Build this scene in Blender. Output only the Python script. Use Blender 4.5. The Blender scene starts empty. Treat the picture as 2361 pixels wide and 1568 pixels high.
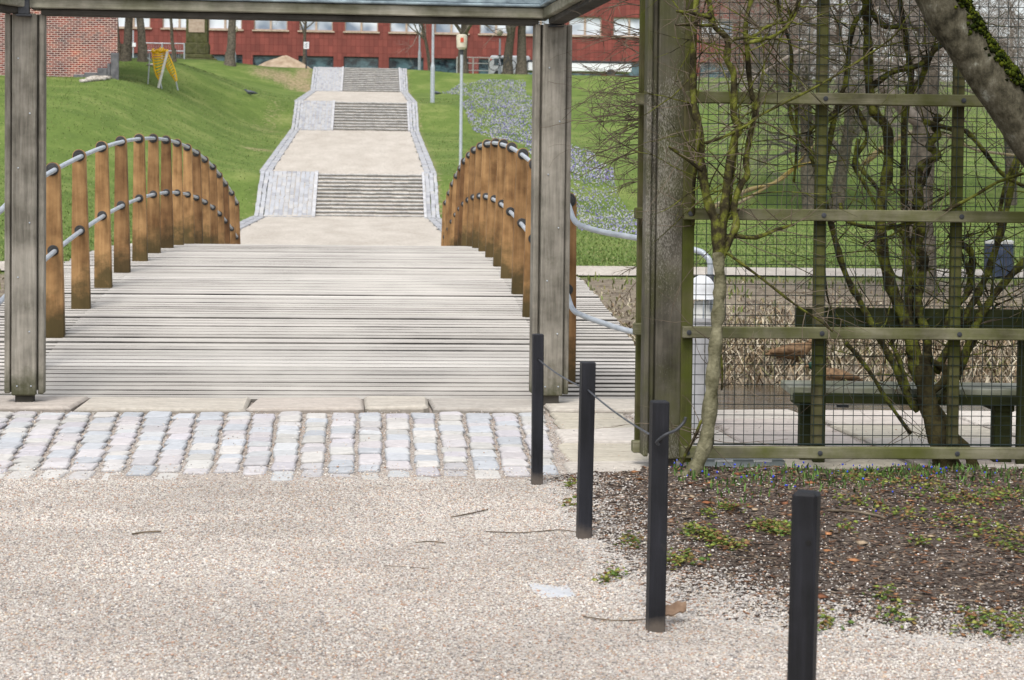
import bpy, math, random
import numpy as np
from mathutils import Vector, Matrix, Euler, noise as mnoise

random.seed(7)
rng = np.random.default_rng(11)
sc = bpy.context.scene
COL = sc.collection
R = math.radians

# ------------------------------------------------------------------ camera
FPX, W0, H0, PPY = 4200.0, 2361.0, 1568.0, 620.0      # focal length in photo pixels; the photo is a crop, so the axis sits above centre
YAW, PITCH, ROLL, EYE = 0.0778, 133.6 / 4200.0, R(0.60), 1.25
cam_d = bpy.data.cameras.new('camera')
cam = bpy.data.objects.new('camera', cam_d)
COL.objects.link(cam)
CR = (Matrix.Rotation(-YAW, 3, 'Z') @ Matrix.Rotation(math.pi / 2 - PITCH, 3, 'X') @ Matrix.Rotation(ROLL, 3, 'Z'))
cam.rotation_euler = CR.to_euler()
cam.location = (0, 0, EYE)
cam_d.sensor_width = 36
cam_d.lens = FPX / W0 * 36
cam_d.shift_y = -(H0 / 2 - PPY) / W0
cam_d.clip_end = 3000
cam_d.dof.use_dof = True
cam_d.dof.focus_distance = 9.6
cam_d.dof.aperture_fstop = 9
sc.camera = cam

# ------------------------------------------------------------------ light
SUN_EL, SUN_AZ = R(58), R(200)
w = bpy.data.worlds.new("World")
sc.world = w
w.use_nodes = True
nt = w.node_tree
bg = nt.nodes['Background']
sky = nt.nodes.new('ShaderNodeTexSky')
sky.sky_type = 'NISHITA'
sky.sun_disc = False
sky.sun_elevation = SUN_EL
sky.sun_rotation = SUN_AZ
sky.air_density = 1.2
sky.dust_density = 3.0
hs = nt.nodes.new('ShaderNodeHueSaturation')
hs.inputs['Saturation'].default_value = 0.32
nt.links.new(sky.outputs[0], hs.inputs['Color'])
nt.links.new(hs.outputs[0], bg.inputs['Color'])
bg.inputs['Strength'].default_value = 0.15
sd = bpy.data.lights.new('sun', 'SUN')
sd.energy = 1.3
sd.angle = R(22)
sd.color = (1.0, 0.96, 0.9)
so = bpy.data.objects.new('sun', sd)
COL.objects.link(so)
sv = Vector((math.sin(SUN_AZ) * math.cos(SUN_EL), math.cos(SUN_AZ) * math.cos(SUN_EL), math.sin(SUN_EL)))
so.rotation_euler = sv.to_track_quat('Z', 'Y').to_euler()
so.location = (0, 0, 30)
sc.view_settings.view_transform = 'Standard'
sc.view_settings.look = 'None'
sc.view_settings.exposure = 0.65
sc.view_settings.gamma = 1

# ------------------------------------------------------------------ helpers: photo pixel -> world
CRn = np.array([[CR[i][j] for j in range(3)] for i in range(3)])


def ray(px, py):
    d = CRn @ np.array([(px - W0 / 2) / FPX, -(py - PPY) / FPX, -1.0])
    return d


def atY(px, py, Y):
    d = ray(px, py)
    t = Y / d[1]
    return Vector((d[0] * t, Y, EYE + d[2] * t))


def atZ(px, py, z=0.0):
    d = ray(px, py)
    t = (z - EYE) / d[2]
    return Vector((d[0] * t, d[1] * t, z))


def lerp_tab(v, xs, ys):
    return np.interp(v, xs, ys)


def sstep(a, b, v):
    t = np.clip((v - a) / (b - a), 0, 1)
    return t * t * (3 - 2 * t)


PY = [33, 36, 65.6, 69.2, 95.4, 100.0, 124.6, 131, 140, 400]
PZ = [.05, .15, .91, 2.57, 5.3, 7.06, 9.2, 11.3, 11.3, 11.3]
_sy = np.linspace(33, 400, 3000)
_sz = np.interp(_sy, PY, PZ)
_k = np.hanning(100)
_k /= _k.sum()
_pad = np.concatenate([np.full(50, _sz[0]), _sz, np.full(49, _sz[-1])])
_ss = np.convolve(_pad, _k, 'valid')[:len(_sy)]
_ss = np.minimum(_ss, 11.3)


def Hp(y):
    return np.interp(y, PY, PZ)


WATER = -0.8
BANK0 = 21.2


def H(x, y):
    """terrain height, arrays allowed"""
    x = np.asarray(x, float)
    y = np.asarray(y, float)
    out = Hp(y) * 1.0
    sm = np.interp(y, _sy, _ss)
    off = sstep(.3, 5, np.maximum(x - 2.6, -4.3 - x))
    far = out * (1 - off) + sm * off
    bump = sstep(4.5, 12.5, -x) * np.interp(y, [40, 60, 85, 110, 131, 160], [0, 1.6, 3.0, 1.9, .75, 0])
    far = far + bump
    far = far + off * .05 * np.sin(x * .35 + y * .11) * sstep(38, 60, y) * (1 - sstep(118, 128, y))
    bank = np.interp(y, [11, 11.4, 11.6, 19.5, BANK0, 22.4, 25, 29, 33], [-.08, -.08, -1.5, -1.5, -.9, -.62, -.42, -.1, .05])
    return np.where(y < 33, bank, far)


def atH(px, py, tmax=230):
    d = ray(px, py)
    t = 30.0
    prev = t
    while t < tmax:
        p = d * t + np.array([0, 0, EYE])
        if p[2] < float(H(p[0], p[1])):
            a, b = prev, t
            for _ in range(14):
                m = (a + b) / 2
                p = d * m + np.array([0, 0, EYE])
                if p[2] < float(H(p[0], p[1])):
                    b = m
                else:
                    a = m
            p = d * b + np.array([0, 0, EYE])
            return Vector((p[0], p[1], float(H(p[0], p[1]))))
        prev = t
        t += .6
    p = d * tmax + np.array([0, 0, EYE])
    return Vector(p)


# ------------------------------------------------------------------ mesh builder
class MB:
    def __init__(s):
        s.v, s.f, s.c = [], [], []

    def add(s, vs, fs, col=None):
        b = len(s.v)
        s.v += [tuple(x) for x in vs]
        s.f += [tuple(i + b for i in f) for f in fs]
        s.c += [col if col is not None else (1, 1, 1)] * len(vs)
        return s

    def box(s, x0, x1, y0, y1, z0, z1, M=None, col=None, bev=0.0):
        if bev > 0:
            b = bev
            vs, fs = [], []
            for z, i in ((z0, b), (z0 + b, 0), (z1 - b, 0), (z1, b)):
                vs += [(x0 + i, y0 + b, z), (x0 + b, y0 + i, z), (x1 - b, y0 + i, z), (x1 - i, y0 + b, z),
                       (x1 - i, y1 - b, z), (x1 - b, y1 - i, z), (x0 + b, y1 - i, z), (x0 + i, y1 - b, z)]
            for k in range(3):
                for j in range(8):
                    n = (j + 1) % 8
                    fs.append((k * 8 + j, k * 8 + n, (k + 1) * 8 + n, (k + 1) * 8 + j))
            fs.append(tuple(range(7, -1, -1)))
            fs.append(tuple(range(24, 32)))
        else:
            vs = [(x0, y0, z0), (x1, y0, z0), (x1, y1, z0), (x0, y1, z0), (x0, y0, z1), (x1, y0, z1), (x1, y1, z1), (x0, y1, z1)]
            fs = [(0, 3, 2, 1), (4, 5, 6, 7), (0, 1, 5, 4), (1, 2, 6, 5), (2, 3, 7, 6), (3, 0, 4, 7)]
        if M is not None:
            vs = [M @ Vector(v) for v in vs]
        return s.add(vs, fs, col)

    def tube(s, pts, rad, n=8, col=None, caps=True, wob=0):
        pts = [Vector(p) for p in pts]
        if not hasattr(rad, '__len__'):
            rad = [rad] * len(pts)
        vs, fs = [], []
        up = None
        for i, p in enumerate(pts):
            a = pts[max(i - 1, 0)]
            b = pts[min(i + 1, len(pts) - 1)]
            t = (b - a)
            if t.length < 1e-9:
                t = Vector((0, 0, 1))
            t.normalize()
            if up is None:
                up = Vector((0, 0, 1)) if abs(t.z) < .9 else Vector((1, 0, 0))
            u = up - t * up.dot(t)
            if u.length < 1e-6:
                u = t.orthogonal()
            u.normalize()
            up = u
            v = t.cross(u)
            for k in range(n):
                a_ = 2 * math.pi * k / n
                r = rad[i] * (1 + (random.uniform(-wob, wob) if wob else 0))
                vs.append(p + (u * math.cos(a_) + v * math.sin(a_)) * r)
        for i in range(len(pts) - 1):
            for k in range(n):
                m = (k + 1) % n
                fs.append((i * n + k, i * n + m, (i + 1) * n + m, (i + 1) * n + k))
        if caps:
            fs.append(tuple(range(n - 1, -1, -1)))
            fs.append(tuple(range((len(pts) - 1) * n, len(pts) * n)))
        return s.add(vs, fs, col)

    def lathe(s, c, prof, n=20, axis='Z', col=None):
        vs, fs = [], []
        for (r, h) in prof:
            for k in range(n):
                a = 2 * math.pi * k / n
                if axis == 'Z':
                    vs.append((c[0] + r * math.cos(a), c[1] + r * math.sin(a), c[2] + h))
                elif axis == 'Y':
                    vs.append((c[0] + r * math.cos(a), c[1] + h, c[2] + r * math.sin(a)))
        m = len(prof)
        for i in range(m - 1):
            for k in range(n):
                q = (k + 1) % n
                fs.append((i * n + k, i * n + q, (i + 1) * n + q, (i + 1) * n + k))
        fs.append(tuple(range(n)))
        fs.append(tuple(range((m - 1) * n, m * n)))
        return s.add(vs, fs, col)

    def build(s, name, mat, parent=None, smooth=False, offset=None):
        me = bpy.data.meshes.new(name)
        vs = s.v
        if offset is not None:
            vs = [(v[0] - offset[0], v[1] - offset[1], v[2] - offset[2]) for v in vs]
        me.from_pydata(vs, [], s.f)
        at = me.color_attributes.new('col', 'FLOAT_COLOR', 'POINT')
        c = np.ones((len(vs), 4), np.float32)
        c[:, :3] = np.array(s.c, np.float32)
        at.data.foreach_set('color', c.ravel())
        if smooth:
            me.polygons.foreach_set('use_smooth', [True] * len(me.polygons))
        me.materials.append(mat)
        me.update()
        o = bpy.data.objects.new(name, me)
        COL.objects.link(o)
        if parent is not None:
            o.parent = parent
        elif offset is not None:
            o.location = offset
        return o


def npmesh(name, V, F, C, mat, smooth=False):
    """V (n,3) F (m,k) C (n,3)"""
    me = bpy.data.meshes.new(name)
    k = F.shape[1]
    me.vertices.add(len(V))
    me.vertices.foreach_set('co', V.astype(np.float32).ravel())
    me.loops.add(F.size)
    me.loops.foreach_set('vertex_index', F.astype(np.int32).ravel())
    me.polygons.add(len(F))
    me.polygons.foreach_set('loop_start', np.arange(0, F.size, k, dtype=np.int32))
    me.polygons.foreach_set('loop_total', np.full(len(F), k, dtype=np.int32))
    if smooth:
        me.polygons.foreach_set('use_smooth', np.ones(len(F), bool))
    me.update(calc_edges=True)
    me.validate()
    if C is not None:
        at = me.color_attributes.new('col', 'FLOAT_COLOR', 'POINT')
        c = np.ones((len(V), 4), np.float32)
        c[:, :3] = C
        at.data.foreach_set('color', c.ravel())
    me.materials.append(mat)
    o = bpy.data.objects.new(name, me)
    COL.objects.link(o)
    return o


OCT_V = np.array([(1, 0, 0), (-1, 0, 0), (0, 1, 0), (0, -1, 0), (0, 0, 1), (0, 0, -1)], float)
OCT_F = np.array([(0, 2, 4), (2, 1, 4), (1, 3, 4), (3, 0, 4), (2, 0, 5), (1, 2, 5), (3, 1, 5), (0, 3, 5)])
# rounder pebble: cut cube
_t = []
for a in (-1, 1):
    for b in (-1, 1):
        for c_ in (-1, 1):
            _t.append((a * .62, b * .62, c_ * .62))
PEB_V = np.concatenate([OCT_V, np.array(_t)])
PEB_F = []
for i in range(6):
    ax = i // 2
    s_ = 1 if i % 2 == 0 else -1
    cs = [6 + j for j in range(8) if np.sign(_t[j][ax]) == s_]
    o_ = [(ax + 1) % 3, (ax + 2) % 3]
    cs.sort(key=lambda q: math.atan2(_t[q - 6][o_[1]], _t[q - 6][o_[0]]))
    for j in range(4):
        tri = (i, cs[j], cs[(j + 1) % 4])
        PEB_F.append(tri if s_ > 0 else tri[::-1])
PEB_F = np.array(PEB_F)


def scatter(name, P, S, colors, mat, tv=OCT_V, tf=OCT_F, flat=.6, jit=.25, tilt=.3, smooth=False, extra=None):
    """P (n,3) positions, S (n,) sizes, colors (n,3)"""
    n = len(P)
    a = rng.uniform(0, 6.283, n)
    base = np.repeat(tv[None], n, 0) * (1 + rng.uniform(-jit, jit, (n, len(tv), 3)))
    sx = rng.uniform(.8, 1.35, n)
    base[:, :, 0] *= sx[:, None]
    base[:, :, 2] *= flat
    tl = rng.uniform(-tilt, tilt, n)
    y = base[:, :, 1] * np.cos(tl)[:, None] - base[:, :, 2] * np.sin(tl)[:, None]
    z = base[:, :, 1] * np.sin(tl)[:, None] + base[:, :, 2] * np.cos(tl)[:, None]
    x = base[:, :, 0]
    ca, sa = np.cos(a)[:, None], np.sin(a)[:, None]
    V = np.stack([x * ca - y * sa, x * sa + y * ca, z], 2) * S[:, None, None] + P[:, None, :]
    F = (tf[None] + (np.arange(n) * len(tv))[:, None, None]).reshape(-1, tf.shape[1])
    C = np.repeat(colors, len(tv), 0)
    return npmesh(name, V.reshape(-1, 3), F, C, mat, smooth)


def blades(name, P, L, wd, colors, mat, lean=.6, droop=.5):
    """bent two-quad blades"""
    n = len(P)
    a = rng.uniform(0, 6.283, n)
    b = rng.uniform(0, 6.283, n)
    ln = rng.uniform(.1, 1, n) * lean
    dx, dy = np.cos(a), np.sin(a)
    wx, wy = np.cos(b) * wd, np.sin(b) * wd
    V = np.zeros((n, 5, 3))
    mid = P + np.stack([dx * ln * L * .4, dy * ln * L * .4, L * .62], 1)
    tip = P + np.stack([dx * ln * L, dy * ln * L, L * (1 - droop * ln)], 1)
    wv = np.stack([wx, wy, np.zeros(n)], 1)
    V[:, 0] = P - wv
    V[:, 1] = P + wv
    V[:, 2] = mid + wv * .8
    V[:, 3] = mid - wv * .8
    V[:, 4] = tip
    idx = np.arange(n)[:, None] * 5
    F = np.concatenate([idx + np.array([[0, 1, 2]]), idx + np.array([[0, 2, 3]]), idx + np.array([[3, 2, 4]])])
    return npmesh(name, V.reshape(-1, 3), F, np.repeat(colors, 5, 0), mat)


def pal(cols, n, var=.12):
    cols = np.array(cols, float)
    c = cols[rng.integers(0, len(cols), n)]
    return np.clip(c * (1 + rng.normal(0, var, (n, 1))), 0, .95)


def tag(o, label=None, cat=None, group=None, kind=None):
    if label:
        o['label'] = label
    if cat:
        o['category'] = cat
    if group:
        o['group'] = group
    if kind:
        o['kind'] = kind
    return o


def thing(name, loc, label, cat, group=None):
    o = bpy.data.objects.new(name, None)
    o.empty_display_size = .2
    COL.objects.link(o)
    o.location = loc
    return tag(o, label, cat, group)


def part(mb, name, mat, root, smooth=False):
    """mesh given in world coordinates, parented to root at root's location"""
    p = root
    off = Vector((0, 0, 0))
    while p is not None:
        off += Vector(p.location)
        p = p.parent
    return mb.build(name, mat, root, smooth, offset=off)


# ------------------------------------------------------------------ materials
def srgb(r, g, b):
    f = lambda v: (v / 255 / 12.92) if v / 255 <= .04045 else ((v / 255 + .055) / 1.055) ** 2.4
    return (f(r), f(g), f(b))


def newmat(name, rough=.8, spec=.3):
    m = bpy.data.materials.new(name)
    m.use_nodes = True
    n = m.node_tree
    b = n.nodes['Principled BSDF']
    b.inputs['Roughness'].default_value = rough
    b.inputs['Specular IOR Level'].default_value = spec
    return m, n, b


def N(n, t, **kw):
    x = n.nodes.new(t)
    for k, v in kw.items():
        if hasattr(x, k):
            setattr(x, k, v)
        else:
            x.inputs[k].default_value = v
    return x


def mixc(n, fac, a, b, mode='MIX'):
    x = n.nodes.new('ShaderNodeMix')
    x.data_type = 'RGBA'
    x.blend_type = mode
    for i, v in ((0, fac), (6, a), (7, b)):
        if isinstance(v, (int, float)):
            x.inputs[i].default_value = v
        elif isinstance(v, tuple):
            x.inputs[i].default_value = (*v[:3], 1)
        else:
            n.links.new(v, x.inputs[i])
    return x.outputs[2]


def ramp(n, src, stops):
    r = n.nodes.new('ShaderNodeValToRGB')
    e = r.color_ramp.elements
    while len(e) < len(stops):
        e.new(.5)
    for i, (p, c) in enumerate(stops):
        e[i].position = p
        e[i].color = (*c, 1) if len(c) == 3 else c
    n.links.new(src, r.inputs[0])
    return r.outputs[0]


def coords(n, scale=(1, 1, 1), kind='Object', obj_rand=False):
    tc = n.nodes.new('ShaderNodeTexCoord')
    mp = n.nodes.new('ShaderNodeMapping')
    mp.inputs['Scale'].default_value = scale
    n.links.new(tc.outputs[kind], mp.inputs['Vector'])
    if obj_rand:
        oi = n.nodes.new('ShaderNodeObjectInfo')
        mu = n.nodes.new('ShaderNodeMath')
        mu.operation = 'MULTIPLY'
        mu.inputs[1].default_value = 37.0
        n.links.new(oi.outputs['Random'], mu.inputs[0])
        n.links.new(mu.outputs[0], mp.inputs['Location'])
    return mp.outputs[0]


def noi(n, vec, scale, detail=4, rough=.6):
    x = n.nodes.new('ShaderNodeTexNoise')
    x.inputs['Scale'].default_value = scale
    x.inputs['Detail'].default_value = detail
    x.inputs['Roughness'].default_value = rough
    n.links.new(vec, x.inputs['Vector'])
    return x.outputs['Fac']


def bump(n, b, h, strength=.3, dist=.01):
    x = n.nodes.new('ShaderNodeBump')
    x.inputs['Strength'].default_value = strength
    x.inputs['Distance'].default_value = dist
    n.links.new(h, x.inputs['Height'])
    n.links.new(x.outputs[0], b.inputs['Normal'])


def setc(n, b, c):
    if isinstance(c, tuple):
        b.inputs['Base Color'].default_value = (*c, 1)
    else:
        n.links.new(c, b.inputs['Base Color'])


def mat_simple(name, c, c2=None, scale=8, rough=.7, spec=.3, metal=0, bs=.2, bd=.005):
    m, n, b = newmat(name, rough, spec)
    b.inputs['Metallic'].default_value = metal
    v = coords(n, obj_rand=True)
    f = noi(n, v, scale, 6)
    c2 = c2 or tuple(x * .75 for x in c)
    setc(n, b, ramp(n, f, [(.32, c2), (.68, c)]))
    bump(n, b, noi(n, v, scale * 5, 3), bs, bd)
    return m


def mat_attr(name, rough=.85, spec=.2, scale=60, amt=.35, bs=.3, bd=.004):
    """colour from the mesh's own per-stone / per-leaf colour, broken by noise"""
    m, n, b = newmat(name, rough, spec)
    a = N(n, 'ShaderNodeAttribute', attribute_name='col')
    v = coords(n)
    f = noi(n, v, scale, 4)
    dk = ramp(n, f, [(.3, (1 - amt,) * 3), (.7, (1.0,) * 3)])
    setc(n, b, mixc(n, 1.0, a.outputs['Color'], dk, 'MULTIPLY'))
    bump(n, b, f, bs, bd)
    return m


def mat_wood(name, lo, mid, hi, grain='Z', gs=1.0, rough=.85, algae=None, az=(0, .5), acol=srgb(80, 84, 30), topmoss=False, spec=.2, var=0):
    m, n, b = newmat(name, rough, spec)
    sx = {'Z': (40, 40, 2.2), 'X': (2.2, 40, 40), 'Y': (40, 2.2, 40)}[grain]
    v = coords(n, tuple(x * gs for x in sx), obj_rand=True)
    f1 = noi(n, v, 1.0, 6, .65)
    v2 = coords(n, (1, 1, 1), obj_rand=True)
    f2 = noi(n, v2, 4.0, 5, .6)
    c = ramp(n, f1, [(.3, lo), (.5, mid), (.72, hi)])
    c = mixc(n, .55, c, ramp(n, f2, [(.35, tuple(x * .45 for x in mid)), (.65, hi)]), 'MIX')
    if algae is not None:
        tc = n.nodes.new('ShaderNodeTexCoord')
        sp = n.nodes.new('ShaderNodeSeparateXYZ')
        n.links.new(tc.outputs['Object'], sp.inputs[0])
        mr = n.nodes.new('ShaderNodeMapRange')
        mr.inputs[1].default_value = az[0]
        mr.inputs[2].default_value = az[1]
        mr.inputs[3].default_value = 1
        mr.inputs[4].default_value = 0
        n.links.new(sp.outputs[2], mr.inputs[0])
        f3 = noi(n, v2, 7.0, 5, .7)
        ad = N(n, 'ShaderNodeMath', operation='ADD')
        n.links.new(mr.outputs[0], ad.inputs[0])
        n.links.new(f3, ad.inputs[1])
        fac = ramp(n, ad.outputs[0], [(.62 / 1.0 if algae > .5 else .8, (0, 0, 0)), (.98, (algae,) * 3)])
        c = mixc(n, fac, c, acol)
    if topmoss:
        f4 = noi(n, v2, 2.6, 6, .7)
        fac = ramp(n, f4, [(.40, (0, 0, 0)), (.62, (topmoss,) * 3)])
        c = mixc(n, fac, c, acol)
    if var:
        oi = n.nodes.new('ShaderNodeObjectInfo')
        c = mixc(n, 1.0, c, ramp(n, oi.outputs['Random'], [(0, (1 - var, 1 - var * 1.15, 1 - var * 1.2)), (.5, (1, 1, 1)), (1, (1 + var * .6,) * 3)]), 'MULTIPLY')
    setc(n, b, c)
    bump(n, b, f1, .5, .004)
    return m


M = {}
M['deck'] = mat_attr('weathered_deck_wood', .85, .15, 30, .25)
# replace deck's noise by grain running across the bridge
m, n, b = newmat('deck_wood', .85, .15)
a = N(n, 'ShaderNodeAttribute', attribute_name='col')
f = noi(n, coords(n, (1.1, 55, 55)), 1.0, 6, .72)
g = noi(n, coords(n, (.9, .6, .6)), 1.0, 4, .6)
c = mixc(n, 1.0, a.outputs['Color'], ramp(n, f, [(.32, (.28, .27, .26)), (.44, (.80, .79, .78)), (.55, (.95, .94, .93)), (.7, (1.14, 1.12, 1.10))]), 'MULTIPLY')
c = mixc(n, ramp(n, g, [(.4, (0, 0, 0)), (.7, (.5,) * 3)]), c, srgb(198, 193, 185))
setc(n, b, c)
bump(n, b, f, .5, .004)
M['deck'] = m
M['picket'] = mat_wood('larch_picket', srgb(76, 52, 30), srgb(132, 96, 58), srgb(172, 136, 92), 'Z', .7, .65, algae=.85, az=(-.25, .42), acol=srgb(60, 54, 28), spec=.25, var=.45)
M['steel'] = mat_simple('galvanised_steel', srgb(188, 194, 200), srgb(160, 168, 176), 12, .45, .5, .25, .1, .002)
M['rubber'] = mat_simple('dark_rubber', srgb(62, 62, 62), srgb(40, 40, 40), 10, .6, .4)
M['greywood'] = mat_wood('silvered_timber', srgb(62, 59, 52), srgb(124, 119, 108), srgb(164, 158, 147), 'Z', 1.3, .85, algae=.75, az=(-.32, .36), acol=srgb(50, 54, 20), spec=.15)
M['mosswood'] = mat_wood('mossy_timber_post', srgb(36, 34, 28), srgb(72, 69, 60), srgb(108, 103, 93), 'Z', .9, .9, algae=.4, az=(-.4, .3), acol=srgb(70, 74, 28), topmoss=.5, spec=.12)
_n = M['mosswood'].node_tree
_b = _n.nodes['Principled BSDF']
_src = _b.inputs['Base Color'].links[0].from_socket
_f = noi(_n, coords(_n, (1, 1, .35)), 210, 5, .75)
_g = noi(_n, coords(_n, (1, 1, .6)), 3, 3, .5)
_m = N(_n, 'ShaderNodeMath', operation='MULTIPLY')
_n.links.new(_f, _m.inputs[0])
_n.links.new(_g, _m.inputs[1])
_c = mixc(_n, ramp(_n, _m.outputs[0], [(.28, (0, 0, 0)), (.38, (.5,) * 3)]), _src, srgb(170, 166, 156))
_n.links.new(_c, _b.inputs['Base Color'])
M['mossrail'] = mat_wood('mossy_timber_rail', srgb(44, 44, 30), srgb(88, 86, 64), srgb(140, 136, 116), 'X', .8, .9, acol=srgb(80, 86, 28), topmoss=.65, spec=.12)
M['mosslath'] = mat_wood('mossy_lath', srgb(32, 34, 20), srgb(64, 62, 40), srgb(100, 94, 70), 'Z', .8, .9, acol=srgb(70, 78, 24), topmoss=.75, spec=.12)
M['beamwood'] = mat_wood('silvered_beam', srgb(64, 62, 50), srgb(128, 124, 108), srgb(176, 172, 158), 'X', 1.1, .85, topmoss=.45, acol=srgb(76, 80, 48), spec=.15)
M['darkbeam'] = mat_wood('dark_underbeam', srgb(38, 37, 34), srgb(62, 60, 55), srgb(84, 80, 74), 'X', .7, .9)
M['zinc'] = mat_simple('zinc_flashing', srgb(158, 174, 180), srgb(92, 104, 112), 9, .45, .5, .5, .15)
M['darkmetal'] = mat_simple('dark_bracket', srgb(70, 72, 76), srgb(48, 50, 54), 14, .5, .5, .4)
M['black'] = mat_wood('black_stained_wood', srgb(8, 9, 12), srgb(18, 19, 24), srgb(40, 41, 48), 'Z', 1.6, .6, algae=.6, az=(-.06, .07), acol=srgb(110, 100, 90), spec=.3)
M['cable'] = mat_simple('steel_cable', srgb(96, 100, 108), srgb(60, 64, 70), 40, .5, .5, .5)
M['mesh'] = mat_simple('green_coated_wire', srgb(18, 38, 34), srgb(12, 26, 24), 20, .45, .5)
M['stone'] = mat_attr('sett_stone', .75, .25, 22, .22, .35, .006)
m, n, b = newmat('flagstone', .8, .2)
a = N(n, 'ShaderNodeAttribute', attribute_name='col')
v = coords(n, (2.2, 9, 9))
f = noi(n, v, 1.6, 7, .62)
f2 = noi(n, coords(n), 30, 4)
c = mixc(n, 1.0, a.outputs['Color'], ramp(n, f, [(.24, (.30, .27, .24)), (.33, (.80, .78, .76)), (.6, (1.0, .99, .97)), (.8, (1.1, 1.08, 1.05))]), 'MULTIPLY')
c = mixc(n, .5, c, mixc(n, 1.0, c, ramp(n, f2, [(.35, (.7, .68, .66)), (.6, (1.05, 1.05, 1.05))]), 'MULTIPLY'))
setc(n, b, c)
bump(n, b, f, .6, .02)
M['flag'] = m

def neutral(cs, k=.45, g=1.04):
    o_ = []
    for c0 in cs:
        m0 = sum(c0) / 3
        o_.append(tuple(min(.9, (q * (1 - k) + m0 * k) * g) for q in c0))
    return o_


# gravel sheet
m, n, b = newmat('gravel', .9, .15)
v = coords(n)
vo = N(n, 'ShaderNodeTexVoronoi')
vo.inputs['Scale'].default_value = 110
n.links.new(v, vo.inputs['Vector'])
sep = n.nodes.new('ShaderNodeSeparateColor')
n.links.new(vo.outputs['Color'], sep.inputs[0])
c = ramp(n, sep.outputs[0], [(0, srgb(132, 126, 122)), (.25, srgb(176, 168, 160)), (.5, srgb(198, 191, 184)), (.72, srgb(190, 176, 162)), (.86, srgb(214, 208, 202)), (1, srgb(168, 144, 126))])
c = mixc(n, .9, c, ramp(n, vo.outputs['Distance'], [(0, (1.05,) * 3), (.006 * 110, (.62, .6, .58))]), 'MULTIPLY')
f = noi(n, v, 1.1, 5)
c = mixc(n, .8, c, ramp(n, f, [(.35, (.82, .8, .78)), (.65, (1.04,) * 3)]), 'MULTIPLY')
setc(n, b, c)
bump(n, b, vo.outputs['Distance'], -.5, .006)
M['gravel'] = m
m, n, b = newmat('pale_path_gravel', .95, .1)
v = coords(n)
f = noi(n, v, 14, 8, .75)
f2 = noi(n, coords(n, (1, .25, 1)), 1.3, 5)
c = ramp(n, f, [(.3, srgb(140, 133, 124)), (.5, srgb(182, 175, 165)), (.7, srgb(204, 197, 188))])
c = mixc(n, .8, c, ramp(n, f2, [(.35, (.84, .82, .8)), (.65, (1.05,) * 3)]), 'MULTIPLY')
setc(n, b, c)
bump(n, b, f, .4, .02)
M['path'] = m
M['pebble'] = mat_attr('pebble', .8, .3, 200, .15)
M['bits'] = mat_attr('litter', .9, .15, 80, .3)
M['leafy'] = mat_attr('leaf', .6, .3, 60, .25)
M['straw'] = mat_attr('dry_reed', .85, .2, 20, .3)
M['flower'] = mat_attr('petal', .6, .3, 90, .15)

# soil
m, n, b = newmat('bed_soil', .95, .1)
v = coords(n)
f = noi(n, v, 45, 8, .75)
f2 = noi(n, v, 2.3, 5, .6)
c = ramp(n, f, [(.3, srgb(58, 50, 45)), (.5, srgb(104, 93, 85)), (.62, srgb(128, 117, 108)), (.74, srgb(184, 174, 162))])
c = mixc(n, .85, c, ramp(n, f2, [(.35, (.6, .58, .56)), (.65, (1.1,) * 3)]), 'MULTIPLY')
setc(n, b, c)
bump(n, b, f, .9, .02)
M['soil'] = m

# terrain: grass, bare patches and bank from a painted attribute (r = bare soil, g = bank)
m, n, b = newmat('grass_ground', .95, .08)
v = coords(n)
f = noi(n, v, .55, 8, .62)
f2 = noi(n, v, 5.5, 8, .8)
c = ramp(n, f, [(.3, srgb(84, 102, 52)), (.5, srgb(96, 114, 58)), (.7, srgb(120, 130, 76))])
c = mixc(n, .8, c, ramp(n, f2, [(.32, (.74, .77, .7)), (.5, (.97, .97, .95)), (.72, (1.2, 1.17, 1.12))]), 'MULTIPLY')
f3 = noi(n, v, 9, 3, .5)
c = mixc(n, ramp(n, f3, [(.72, (0, 0, 0)), (.76, (.55,) * 3)]), c, srgb(196, 200, 160))
at = N(n, 'ShaderNodeAttribute', attribute_name='col')
sep = n.nodes.new('ShaderNodeSeparateColor')
n.links.new(at.outputs['Color'], sep.inputs[0])
ad = N(n, 'ShaderNodeMath', operation='MULTIPLY_ADD')
n.links.new(f2, ad.inputs[0])
ad.inputs[1].default_value = 1.5
n.links.new(sep.outputs[0], ad.inputs[2])
hv = N(n, 'ShaderNodeMath', operation='MULTIPLY')
hv.inputs[1].default_value = .5
n.links.new(ad.outputs[0], hv.inputs[0])
ad = hv
soilc = ramp(n, f2, [(.3, srgb(104, 88, 66)), (.7, srgb(172, 154, 126))])
c = mixc(n, ramp(n, ad.outputs[0], [(.54, (0, 0, 0)), (.65, (.9,) * 3)]), c, soilc)
bankc = ramp(n, noi(n, v, 3.4, 9, .85), [(.32, srgb(60, 52, 44)), (.46, srgb(110, 100, 88)), (.56, srgb(138, 128, 112)), (.63, srgb(96, 100, 64)), (.72, srgb(158, 146, 124))])
c = mixc(n, sep.outputs[1], c, bankc)
setc(n, b, c)
bump(n, b, f2, .35, .04)
M['grass'] = m

# water
m, n, b = newmat('moat_water', .06, .5)
v = coords(n, (.5, 3.0, 1))
f = noi(n, v, 3.2, 4, .55)
setc(n, b, srgb(74, 64, 50))
b.inputs['IOR'].default_value = 1.33
bump(n, b, f, .22, .05)
M['water'] = m

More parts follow.
